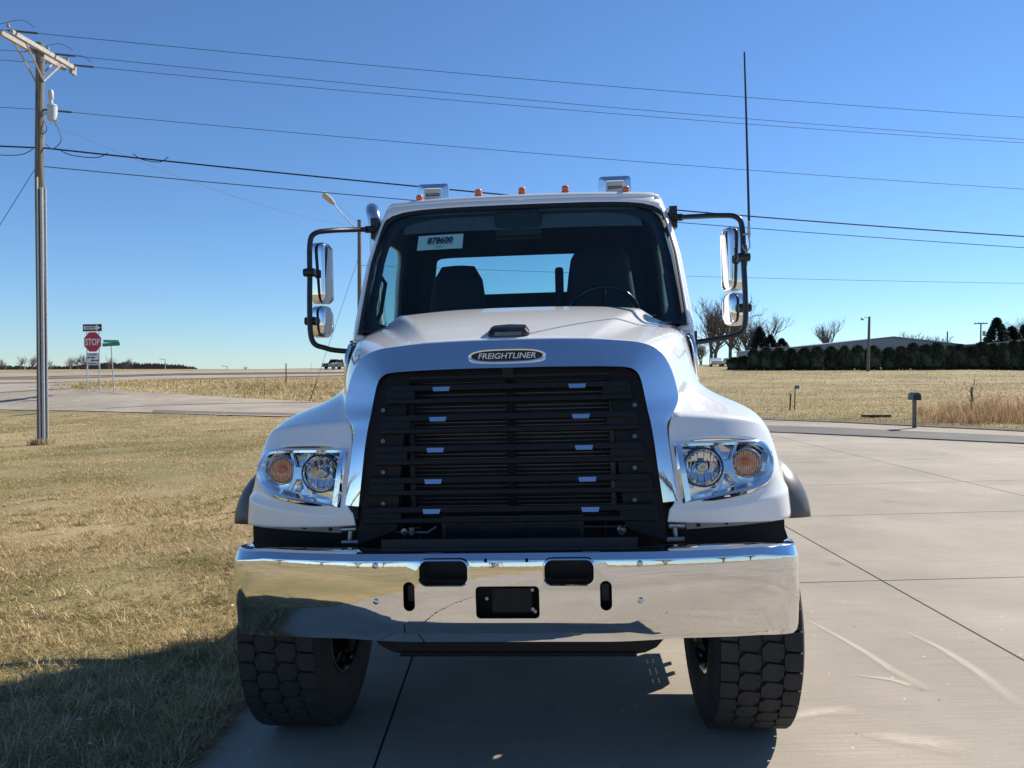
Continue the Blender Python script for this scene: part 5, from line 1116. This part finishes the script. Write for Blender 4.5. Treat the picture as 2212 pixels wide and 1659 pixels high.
ordn = ['first', 'second', 'third', 'fourth', 'fifth', 'sixth', 'seventh', 'eighth', 'ninth', 'tenth', 'eleventh', 'twelfth', 'thirteenth', 'fourteenth', 'fifteenth', 'sixteenth', 'seventeenth', 'eighteenth', 'nineteenth', 'twentieth', 'twenty-first', 'twenty-second', 'twenty-third', 'twenty-fourth']
for k, (u, v) in enumerate(zip(us, vt)):
    D = 101 + 3 * (k / 23) + random.uniform(-.4, .4); p = at(u, 797, D); z0 = h(p.x, p.y); hg = at(u, v, D).z - z0
    r_ = thing('arborvitae', f'dark evergreen hedge shrub, {ordn[k]} from the left end of the long row', 'shrub', (p.x, p.y, z0 - .1), random.uniform(0, 6), 'evergreen hedge row'); r_.scale = (random.uniform(1.0, 1.45), random.uniform(1.0, 1.4), hg / 3.3 * random.uniform(.93, 1.05))
    obj('foliage', arb[k % 4], r_); obj('trunk', trk_m, r_)
for u, vtp, lb in ((1585, 771, 'low dark evergreen bush left of the hedge row end, nearest the truck'), (1605, 768, 'low dark evergreen bush just left of the hedge row')):
    p = at(u, 797, 103); z0 = h(p.x, p.y); r_ = thing('evergreen_bush', lb, 'shrub', (p.x, p.y, z0 - .1), 0, 'low evergreen bushes'); q = (at(u, vtp, 103).z - z0) / 3.3; r_.scale = (1.15, 1.15, q); obj('foliage', arb[1], r_); obj('trunk', trk_m, r_)
spm = [conifer(60 + k, 9., 2.9, 5200, .72).mesh('foliage', M['spruce'], 0) for k in range(2)]
for u, vtp, D, k, sx, lb in ((1640, 706, 140, 0, 1.1, 'small dark spruce beside the right clump of bare trees, nearest the mirror'), (1664, 722, 140, 1, 1.3, 'small dark spruce right of its taller neighbour, above the hedge end'), (1688, 730, 142, 0, 1.5, 'short dark spruce, rightmost of three above the hedge end'), (2152, 686, 130, 0, 1.1, 'tall pointed spruce above the hedge at far right'), (2185, 704, 132, 1, 1.3, 'broad evergreen right of the tall pointed spruce'), (2214, 700, 134, 0, 1.2, 'evergreen cut by the right frame edge')):
    p = at(u, 797, D); z0 = h(p.x, p.y); hg = at(u, vtp, D).z - z0; r_ = thing('spruce_tree', lb, 'tree', (p.x, p.y, z0 - .1), k * 2., 'spruce trees'); q = hg / 8.8; r_.scale = (q * sx, q * sx, q); obj('foliage', spm[k], r_); obj('trunk', trk_m, r_)

# ------------------------------------------------------------------ far buildings, poles, vehicles
def building(name, label, u0, u1, ve, vr, D, depth, ridge=.45, mroof='metalroof', group=None):
    a, b = at(u0, 797, D), at(u1, 797, D); w = b.x - a.x; cx = (a.x + b.x) / 2; z0 = h(cx, D); he = at(u0, ve, D).z - z0; hr = at(u0, vr, D).z - z0
    r_ = thing(name, label, 'building', (cx, D, z0 - .1))
    xr = -w / 2 + w * ridge
    wl_ = MB(); wl_.prism([(-w / 2, 0, 0), (w / 2, 0, 0), (w / 2, 0, he), (xr, 0, hr - .05), (-w / 2, 0, he)], (0, depth, 0)); wl_.build('wall', M['metalsiding'], r_, 0)
    rf_ = MB()
    for x0, x1, z1, z2 in ((-w / 2 - .3, xr, he - .05, hr), (xr, w / 2 + .3, hr, he - .05)): rf_.prism([(x0, -.3, z1), (x1, -.3, z2), (x1, -.3, z2 + .14), (x0, -.3, z1 + .14)], (0, depth + .6, 0))
    rf_.build('roof', M[mroof], r_, 0)
    k = 0
    for xx in np.arange(-w / 2 + .6, w / 2, 1.2): MB().box((xx, -.03, he / 2), (.08, .06, he)).build('siding_rib', M['metalsiding'], r_, 0)
    return r_, w, he
bl, w, he = building('metal_building', 'long grey metal building with a shallow gable behind the hedge', 1775, 2082, 744, 727, 135, 20, .5)
bev = MB().box((-w * .34, -.06, he - .7), (.9, .05, .5)).build('window', M['cardark'], bl, 0)
building('shed', 'low grey roofed shed behind the left part of the hedge', 1622, 1748, 757, 749, 125, 8, .6)
building('shed', 'pale flat metal roofed shed behind the hedge at far right', 2125, 2290, 742, 735, 128, 10, .5)
post_thing('vent_pipe', 'thin vertical vent pipe above the metal building roof', 'pipe', 2046, 716, 790, 150, .12, 'deep')
lp2 = at(1875, 804, 96); z0 = h(lp2.x, 96.); yl_ = thing('yard_light_pole', 'wooden yard light pole in front of the hedge with small lamp arm', 'light pole', (lp2.x, 96, z0 - .05)); ht = at(1877, 683, 96).z - z0
MB().tube([(0, 0, -.2), (.12, 0, ht)], [.2, .14], 10).build('shaft', M['wood'], yl_, 50); MB().box((0, -.02, .5), (.5, .4, 1.9)).build('pole_wrap', M['woodpale'], yl_, 0) if 0 else None
MB().tube([(.12, 0, ht - .15), (-.5, 0, ht - .12), (-.72, 0, ht - .2)], .04, 6).build('lamp_arm', M['galv'], yl_, 50); MB().lathe([(.05, .1), (.2, 0), (.2, -.12), (.001, -.3)], (-.75, 0, ht - .22), 'Z', 10).build('lamp_head', M['galv'], yl_, 40)
fp_ = at(2118, 790, 165); z0 = h(fp_.x, 165.); up = thing('far_utility_pole', 'far utility pole with short crossarm left of the tall spruce', 'utility pole', (fp_.x, 165, z0)); ht = at(2118, 697, 165).z - z0
MB().tube([(0, 0, 0), (0, 0, ht)], [.2, .14], 8).build('shaft', M['wood'], up, 50); MB().box((0, 0, ht - .2), (2.8, .2, .22)).build('crossarm', M['wood'], up, 0)
MB().lathe([(.3, -.5), (.3, .5), (.1, .55)], (.7, 0, ht - 2.3), 'Z', 10, True).build('transformer', M['insul'], up, 40)
for x in (-1.25, -.5, .5, 1.25): MB().lathe([(.06, 0), (.08, .25), (.01, .3)], (x, 0, ht - .1), 'Z', 6).build('insulator', M['insul'], up, 40)
for u, vtp, lb in ((140, 779, 'far street lamp on the highway left of the utility pole foot'), (357, 775, 'far street lamp right of the wooded ridge end'), (491, 790, 'smallest far street lamp on the highway crest')):
    if u == 140: u = 54
    p = at(u, 800, 230); z0 = h(p.x, 230.); ht = at(u, vtp, 230).z - z0; r_ = thing('street_lamp', lb, 'street lamp', (p.x, 230, z0 - .1), 0, 'far highway lamps')
    MB().tube([(0, 0, 0), (0, 0, ht)], [.14, .10], 6).build('shaft', M['galv'], r_, 50); MB().tube([(0, 0, ht - .1), (-1.3, 0, ht)], .09, 5).build('lamp_arm', M['galv'], r_, 50); MB().box((-1.4, 0, ht), (.7, .3, .14)).build('lamp_head', M['galv'], r_, 0)
# wooded ridge far away: one mass
wd = MB(); rr = random.Random(5)
for k in range(5200):
    u = rr.uniform(-60, 425); D = rr.uniform(880, 960); topv = float(np.interp(u, [-60, 0, 60, 150, 230, 330, 390, 425], [793, 794, 796, 796, 787, 789, 793, 799])); v = rr.uniform(topv, 803) + rr.gauss(0, .5)
    p = at(u, v, D); s_ = rr.uniform(1.2, 2.8); w = Vector((rr.gauss(0, 1), rr.gauss(0, .4), rr.gauss(0, 1))).normalized(); q = w.cross(Vector((0, 1, 0))).normalized()
    wd.add([p - q * s_ * .6, p + q * s_ * .6, p + Vector((w.x * .4, 0, 1)) * s_ * 1.5], [(0, 1, 2)])
rdg = MB(); rows = [[], [], []]
for u in np.linspace(-70, 430, 40):
    topv = float(np.interp(u, [-70, 0, 60, 150, 230, 330, 390, 425, 430], [793.5, 794.5, 796.5, 797, 788.5, 790.5, 794.5, 800, 801]))
    a, b = at(u, topv, 930), at(u, topv, 1150); rows[0].append((at(u, 803, 890).x, 890, -2)); rows[1].append(tuple(a)); rows[2].append((b.x, b.y, -2))
tag(MB().grid(rows).build('hill', mat('hill_wood', (.075, .06, .055), (.10, .08, .07), .03, rough=1, world_co=True), None, 60), kind='structure')
tag(wd.build('distant_wood', mat('far_wood', (.085, .07, .065), (.12, .095, .085), .05, rough=1, world_co=True), None, 0), 'dark leafless wood covering a distant ridge', 'wood', kind='stuff')

def pickup(r_, body, L=5.8, W=1.95):
    hw = W / 2
    def ext(name, poly, w, m, par): 
        o = MB().prism([(x, -w, z) for x, z in poly], (0, 2 * w, 0)).build(name, m, par, 30); return bevel(o, .04)
    ext('body', [(-2.85, .45), (2.75, .45), (2.9, .6), (2.9, 1.0), (2.75, 1.12), (1.35, 1.2), (-2.85, 1.2)], hw, body, r_)
    cb = ext('cabin', [(1.35, 1.15), (.75, 1.88), (-.75, 1.9), (-1.05, 1.15)], hw - .1, body, r_)
    MB().prism([(1.36, -hw + .2, 1.2), (.80, -hw + .25, 1.83), (.80, hw - .25, 1.83), (1.36, hw - .2, 1.2)], (.03, 0, .02)).build('windshield', M['cardark'], cb, 0)
    for sg in (-1, 1):
        MB().prism([(1.15, sg * (hw - .09), 1.24), (.72, sg * (hw - .09), 1.80), (-.72, sg * (hw - .09), 1.82), (-.95, sg * (hw - .09), 1.24)], (0, sg * .012, 0)).build('side_window', M['cardark'], cb, 0)
        MB().box((2.88, sg * .72, .88), (.08, .35, .17)).build('headlight', M['clear'] if 0 else M['carlight'], r_, 0)
        for x in (1.85, -1.75): MB().lathe([(.001, -.13), (.22, -.13), (.38, -.12), (.40, -.08), (.40, .08), (.38, .12), (.22, .13), (.001, .13)], (x, sg * (hw - .12), .40), 'Y', 18).build('wheel', M['rubber'], r_, 40)
    MB().box((2.9, 0, .82), (.06, 1.0, .28)).build('grille', M['satin'], r_, 0); MB().box((2.93, 0, .55), (.12, 1.85, .16)).build('bumper', M['satin'], r_, 0)
cp_ = at(727, 797, 143); pku = thing('pickup_truck', 'dark grey pickup truck driving on the highway beyond the left mirror', 'pickup', (cp_.x, 143, h(cp_.x, 143) + .08), R(-118)); pickup(pku, M['carpaint'])
for k, (u, v, m_, lb) in enumerate(((1546, 797.5, 'carlight', 'tiny pale parked car low beside the hood, leftmost of the three'), (1577, 797, 'cardark', 'tiny blue grey parked car in the middle of the three by the hedge'), (1610, 797, 'carpaint', 'tiny dark parked car nearest the hedge row'))):
    p = at(u, v, 128); r_ = thing('parked_car', lb, 'car', (p.x, 128, h(p.x, 128.) - .02), R(80 + 12 * k), 'parked cars by the hedge')
    o = MB().prism([(x, -.85, z) for x, z in ((-2.1, .35), (2.1, .35), (2.2, .75), (1.3, .92), (.7, 1.4), (-.9, 1.42), (-1.6, .98), (-2.15, .9))], (0, 1.7, 0)).build('body', mat('car_%d' % k, ((.5, .52, .55), (.12, .16, .22), (.05, .05, .06))[k], rough=.3, coat=.6), r_, 30); bevel(o, .06)
    for sg in (-1, 1):
        MB().prism([(1.15, sg * .86, .93), (.68, sg * .86, 1.33), (-.85, sg * .86, 1.35), (-1.4, sg * .86, .95)], (0, sg * .008, 0)).build('side_window', M['cardark'], o, 0)
        for x in (1.35, -1.35): MB().lathe([(.001, -.1), (.3, -.1), (.31, 0), (.3, .1), (.001, .1)], (x, sg * .76, .30), 'Y', 14).build('wheel', M['rubber'], r_, 40)

# trees and a service yard behind the camera, seen only in the chrome
for k, (x, y, hg) in enumerate(((-34, -42, 11), (-26, -48, 12), (-18, -44, 10), (-44, -36, 12), (-9, -50, 11), (12, -52, 12), (24, -46, 10), (36, -50, 12))):
    r_ = thing('bare_tree', 'bare tree behind the camera, mirrored in the chrome trim', 'tree', (x, y, h(x, y) - .1), k, 'trees behind the camera'); r_.scale = (hg / 14,) * 3; obj('trunk', tm_[k % 2][0], r_); obj('branches', tm_[k % 2][1], r_)

# ------------------------------------------------------------------ grass
def grass_mat(name, rough=.9):
    m = bpy.data.materials.new(name); m.use_nodes = True; n, l = nodes_of(m); p = n['Principled BSDF']; p.inputs['Roughness'].default_value = rough; p.inputs['Specular IOR Level'].default_value = .15
    a = n.new('ShaderNodeAttribute'); a.attribute_name = 'tint'; l.new(a.outputs['Color'], p.inputs['Base Color'])
    tl_ = n.new('ShaderNodeBsdfTranslucent'); l.new(a.outputs['Color'], tl_.inputs[0]); mx = n.new('ShaderNodeMixShader'); mx.inputs[0].default_value = .4
    l.new(p.outputs[0], mx.inputs[1]); l.new(tl_.outputs[0], mx.inputs[2]); l.new(mx.outputs[0], n['Material Output'].inputs[0]); return m
M['grass'] = grass_mat('grass_blade')
def vnoise(x, y, s, seed=0):
    r2 = np.random.default_rng(seed); T = r2.random((64, 64)); x, y = x * s, y * s; xi, yi = np.floor(x).astype(int), np.floor(y).astype(int); fx, fy = x - xi, y - yi; fx = fx * fx * (3 - 2 * fx); fy = fy * fy * (3 - 2 * fy)
    g = lambda a, b: T[a % 64, b % 64]
    return (g(xi, yi) * (1 - fx) + g(xi + 1, yi) * fx) * (1 - fy) + (g(xi, yi + 1) * (1 - fx) + g(xi + 1, yi + 1) * fx) * fy
STRAW = np.array([[.50, .385, .20], [.60, .475, .275], [.41, .305, .16], [.68, .56, .36]]); GREEN = np.array([[.22, .20, .075], [.29, .255, .105], [.36, .30, .13]])
def blades(x, y, L, w, lean, green, bend=.6, seed=1, vary=.25):
    r2 = np.random.default_rng(seed); n = len(x); z = H(x, y) - .02
    az = r2.uniform(0, 2 * PI, n); ln = lean * r2.uniform(.5, 1.2, n); LL = L * r2.uniform(.5, 1.25, n)
    dx, dy = np.cos(az) * np.sin(ln), np.sin(az) * np.sin(ln); dz = np.cos(ln); sx_, sy_ = -np.sin(az) * w / 2, np.cos(az) * w / 2
    p0 = np.stack([x, y, z], 1); mid_ = p0 + np.stack([dx, dy, dz], 1) * (LL * .55)[:, None]; l2 = np.minimum(ln + bend * r2.uniform(.3, 1.2, n), 1.62)
    tip = mid_ + np.stack([np.cos(az) * np.sin(l2), np.sin(az) * np.sin(l2), np.cos(l2)], 1) * (LL * .45)[:, None]
    s = np.stack([sx_, sy_, np.zeros(n)], 1)
    V = np.stack([p0 - s, p0 + s, mid_ + s * .8, mid_ - s * .8, tip], 1).reshape(-1, 3)
    b = np.arange(n)[:, None] * 5; c1 = STRAW[r2.integers(0, 4, n)]; c2 = GREEN[r2.integers(0, 3, n)]
    c = np.where((r2.random(n) < green)[:, None], c2, c1) * (r2.uniform(1 - vary, 1 + vary * .8, n) * (.68 + .66 * (.45 * vnoise(x, y, .22, 51) + .55 * vnoise(x * .4, y * 1.8, .5, 52))))[:, None]
    return V, np.concatenate([b + np.array([0, 1, 2, 3])], 1), np.concatenate([b + np.array([3, 2, 4])], 1), np.repeat(c, 5, 0)
def grass_object(name, parts, label):
    Vs, q4, q3, cs, base = [], [], [], [], 0
    for V, a, b, c in parts: Vs.append(V); q4.append(a + base); q3.append(b + base); cs.append(c); base += len(V)
    V = np.concatenate(Vs); q4 = np.concatenate(q4); q3 = np.concatenate(q3); C = np.concatenate(cs)
    me = bpy.data.meshes.new(name); me.vertices.add(len(V)); me.vertices.foreach_set('co', V.astype(np.float32).ravel())
    nl_ = q4.size + q3.size; me.loops.add(nl_); me.loops.foreach_set('vertex_index', np.concatenate([q4.ravel(), q3.ravel()]).astype(np.int32))
    me.polygons.add(len(q4) + len(q3)); st_ = np.concatenate([np.arange(len(q4)) * 4, q4.size + np.arange(len(q3)) * 3]); me.polygons.foreach_set('loop_start', st_.astype(np.int32)); me.update(calc_edges=True)
    at_ = me.color_attributes.new('tint', 'FLOAT_COLOR', 'POINT'); at_.data.foreach_set('color', np.c_[C, np.ones(len(C))].astype(np.float32).ravel())
    me.materials.append(M['grass']); o = obj(name, me); return tag(o, label, 'grass', kind='stuff')
parts = []
def zone(y0, y1, slope, xr, dens_, L, w, lean, seed, gpow=1.):
    r2 = np.random.default_rng(seed); area = 0.5 * (y1 - y0) * ((slope * y0 - xr) + (slope * y1 - xr)); n = int(area * dens_ * 1.5)
    y = r2.uniform(y0, y1, n); x = -r2.uniform(0, 1, n) * slope * y1 - .0; k = (x > -slope * y) & (x < xr); x, y = x[k], y[k]
    dirt = vnoise(x, y, .55, 5) * .6 + vnoise(x, y, 2.3, 6) * .4
    keep = r2.random(len(x)) < np.clip(.35 + dirt * 1.1, 0, 1); x, y = x[keep], y[keep]
    g = np.clip((vnoise(x, y, .35, 2) * .55 + vnoise(x, y, 1.6, 3) * .45 - .36) * 2.0, .05, .72) * gpow
    parts.append(blades(x, y, L * (.6 + .8 * vnoise(x, y, 1.1, 9)), w, lean, g, seed=seed))
zone(2.2, 5.5, 1.15, -1.52, 5200, .085, .0042, 1.15, 21)
zone(5.5, 9, 1.02, -1.52, 3200, .085, .0052, 1.25, 22)
zone(9, 15, .95, -1.52, 1200, .08, .008, 1.3, 23)
zone(15, 24, .92, -1.52, 480, .08, .012, 1.32, 24)
zone(24, 37.5, .88, -2, 130, .09, .022, 1.32, 25)
# long ragged tufts along the slab edge
r2 = np.random.default_rng(31)
for k in range(210):
    cx, cy = -1.53 - abs(r2.normal(0, .18)), r2.uniform(2.6, 9) if k < 120 else r2.uniform(2.6, 5.4); 
    if k > 150: cx = -1.6 - r2.uniform(0, 1.3)
    n = 46; a = r2.uniform(0, 6.28, n); q = np.abs(r2.normal(0, .045, n)); parts.append(blades(cx + q * np.cos(a), cy + q * np.sin(a), np.full(n, r2.uniform(.12, .23)), .0042, .8, np.full(n, .08 if k % 3 else .35), .9, 300 + k))
for k in range(620):
    D = 3 + 9 * r2.random() ** 1.4; cx = -1.6 - r2.random() * (.78 * D - 1.2); cy = D
    if cx > -1.55: continue
    n = 24; a = r2.uniform(0, 6.28, n); q = np.abs(r2.normal(0, .05, n)); parts.append(blades(cx + q * np.cos(a), cy + q * np.sin(a), np.full(n, r2.uniform(.08, .17)), .004 + .0006 * D, 1.0, np.full(n, .05 if k % 4 else .6), 1.0, 2000 + k, .3))
for k in range(300):                                        # blades spilling over the slab edge
    cx, cy = -1.485 - abs(r2.normal(0, .03)), (r2.uniform(2.4, 12) if k % 2 else r2.uniform(2.6, 5)); n = 18; a = r2.uniform(-1.2, 1.2, n); q = np.abs(r2.normal(0, .03, n)); parts.append(blades(cx + 0 * q, cy + q * np.sin(a * 2), np.full(n, r2.uniform(.08, .24)), .0042, 1.0, np.full(n, .1), .8, 3000 + k, .3))
for k in range(26):                                         # longer tufts round the pole foot
    a = r2.uniform(0, 6.28); n = 14; parts.append(blades(PX + .24 * np.cos(a) + r2.normal(0, .05, n), PY + .24 * np.sin(a) + r2.normal(0, .05, n), np.full(n, .28), .014, .6, np.zeros(n), .7, 4000 + k, .2))
grass_object('grass', parts, 'dry straw and olive lawn grass left of the concrete')
lf = MB()
for k in range(150):
    D = 3.2 + 14 * r2.random() ** 1.6; x = -1.6 - r2.random() * (.74 * D - 1.1); z = h(x, D) + .03; s_ = r2.uniform(.012, .034); a = r2.uniform(0, 6.28)
    lf.add([(x + s_ * math.cos(a), D + s_ * math.sin(a), z), (x - s_ * .5 * math.sin(a), D + s_ * .5 * math.cos(a), z + .012), (x - s_ * math.cos(a), D - s_ * math.sin(a), z + .004), (x + s_ * .5 * math.sin(a), D - s_ * .5 * math.cos(a), z + .01)], [(0, 1, 2, 3)])
tag(lf.build('leaf_litter', mat('dry_leaf', (.30, .17, .08), (.62, .55, .42), 1.7, rough=.9), None, 0), 'scattered dry leaves and pale scraps in the lawn grass', 'leaves', kind='stuff')
parts = []
# right-hand verge and field
def zone_r(y0, y1, dens_, L, w, seed, gp, vary=.25):
    r2 = np.random.default_rng(seed); X1 = .8 * y1 + 2; n = int((y1 - y0) * X1 * dens_); y = r2.uniform(y0, y1, n); x = r2.uniform(2, X1, n); k = (x < .80 * y + 1) & (x > .16 * y) & ((x - 13.4) * .86 + (y - 18.4) * .55 > 0.0); x, y = x[k], y[k]
    dist = (x - 13.2) * .86 + (y - 18.2) * .55                      # metres from the street edge: greener near it
    g = np.clip(gp * (vnoise(x, y, .3, 12) * 1.6 - .3) + .75 * np.clip(1 - dist / 5.5, 0, 1), 0, .85); parts.append(blades(x, y, np.full(len(x), L), w, 1.15, g, seed=seed, vary=vary))
zone_r(16, 26, 330, .09, .013, 41, .3); zone_r(26, 40, 130, .11, .020, 42, .3, .2); zone_r(40, 62, 34, .12, .035, 43, .3, .12); zone_r(62, 102, 6, .14, .07, 44, .3, .1)
grass_object('field_grass', parts, 'short tan field grass across the street on the right')
parts = []
for k in range(230):                                        # tall dry weeds at the right edge
    u = r2.uniform(1985, 2330); D = r2.uniform(21.5, 28); p = at(u, 900, D); n = 26; a = r2.uniform(0, 6.28, n); q = np.abs(r2.normal(0, .17, n)); hh = (.30 + .55 * r2.random() ** 1.5) * (.7 + .6 * vnoise(np.array([u * .02]), np.array([D]), 1, 7)[0]) * float(np.interp(u, [1985, 2030, 2090], [.4, .85, 1]))
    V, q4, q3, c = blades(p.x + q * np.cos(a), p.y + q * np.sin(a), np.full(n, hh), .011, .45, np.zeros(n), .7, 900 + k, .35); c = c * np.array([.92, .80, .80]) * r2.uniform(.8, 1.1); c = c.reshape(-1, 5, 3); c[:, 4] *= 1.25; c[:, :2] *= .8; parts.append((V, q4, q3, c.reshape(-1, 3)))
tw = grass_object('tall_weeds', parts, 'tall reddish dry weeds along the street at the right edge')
parts = []
for k in range(130):                                        # weeds on the bank
    u = r2.uniform(520, 745) if k < 90 else r2.uniform(150, 520); D = r2.uniform(50, 66); p = at(u, 850, D); n = 22; a = r2.uniform(0, 6.28, n); q = np.abs(r2.normal(0, .4, n))
    parts.append(blades(p.x + q * np.cos(a), p.y + q * np.sin(a), np.full(n, r2.uniform(.3, .7) if k < 90 else .35), .04, .55, np.full(n, .1), .5, 1200 + k))
n = 16000; y = r2.uniform(47, 90, n); x = r2.uniform(-.60, -.15, n) * y; parts.append(blades(x, y, np.full(n, .25), .055, 1.0, np.clip(vnoise(x, y, .2, 3) * .8 - .1, 0, .6), seed=77))
grass_object('bank_weeds', parts, 'rough dry weeds on the bank below the highway')
sp2 = at(2098, 890, 24.5); r_ = thing('sapling', 'bare sapling stem rising from the tall dry weeds', 'sapling', (sp2.x, 24.5, h(sp2.x, 24.5) - .05)); st_ = MB().tube([(0, 0, 0), (.02, 0, .6), (0, 0, 1.0)], [.05, .045, .03], 6).build('stem', M['bark'], r_, 50)
tw_ = MB()
for a, l_, z in ((.4, .5, .55), (2.4, .35, .8), (1.2, .5, .95), (-.5, .35, .9), (2.0, .4, .5)): tw_.tube([(0, 0, z), (l_ * math.cos(a) * .5, 0, z + l_ * .35), (l_ * math.cos(a) * .8, .05, z + l_ * 1.0)], [.014, .009, .003], 4)
tw_.build('branches', M['twig'], r_, 50)
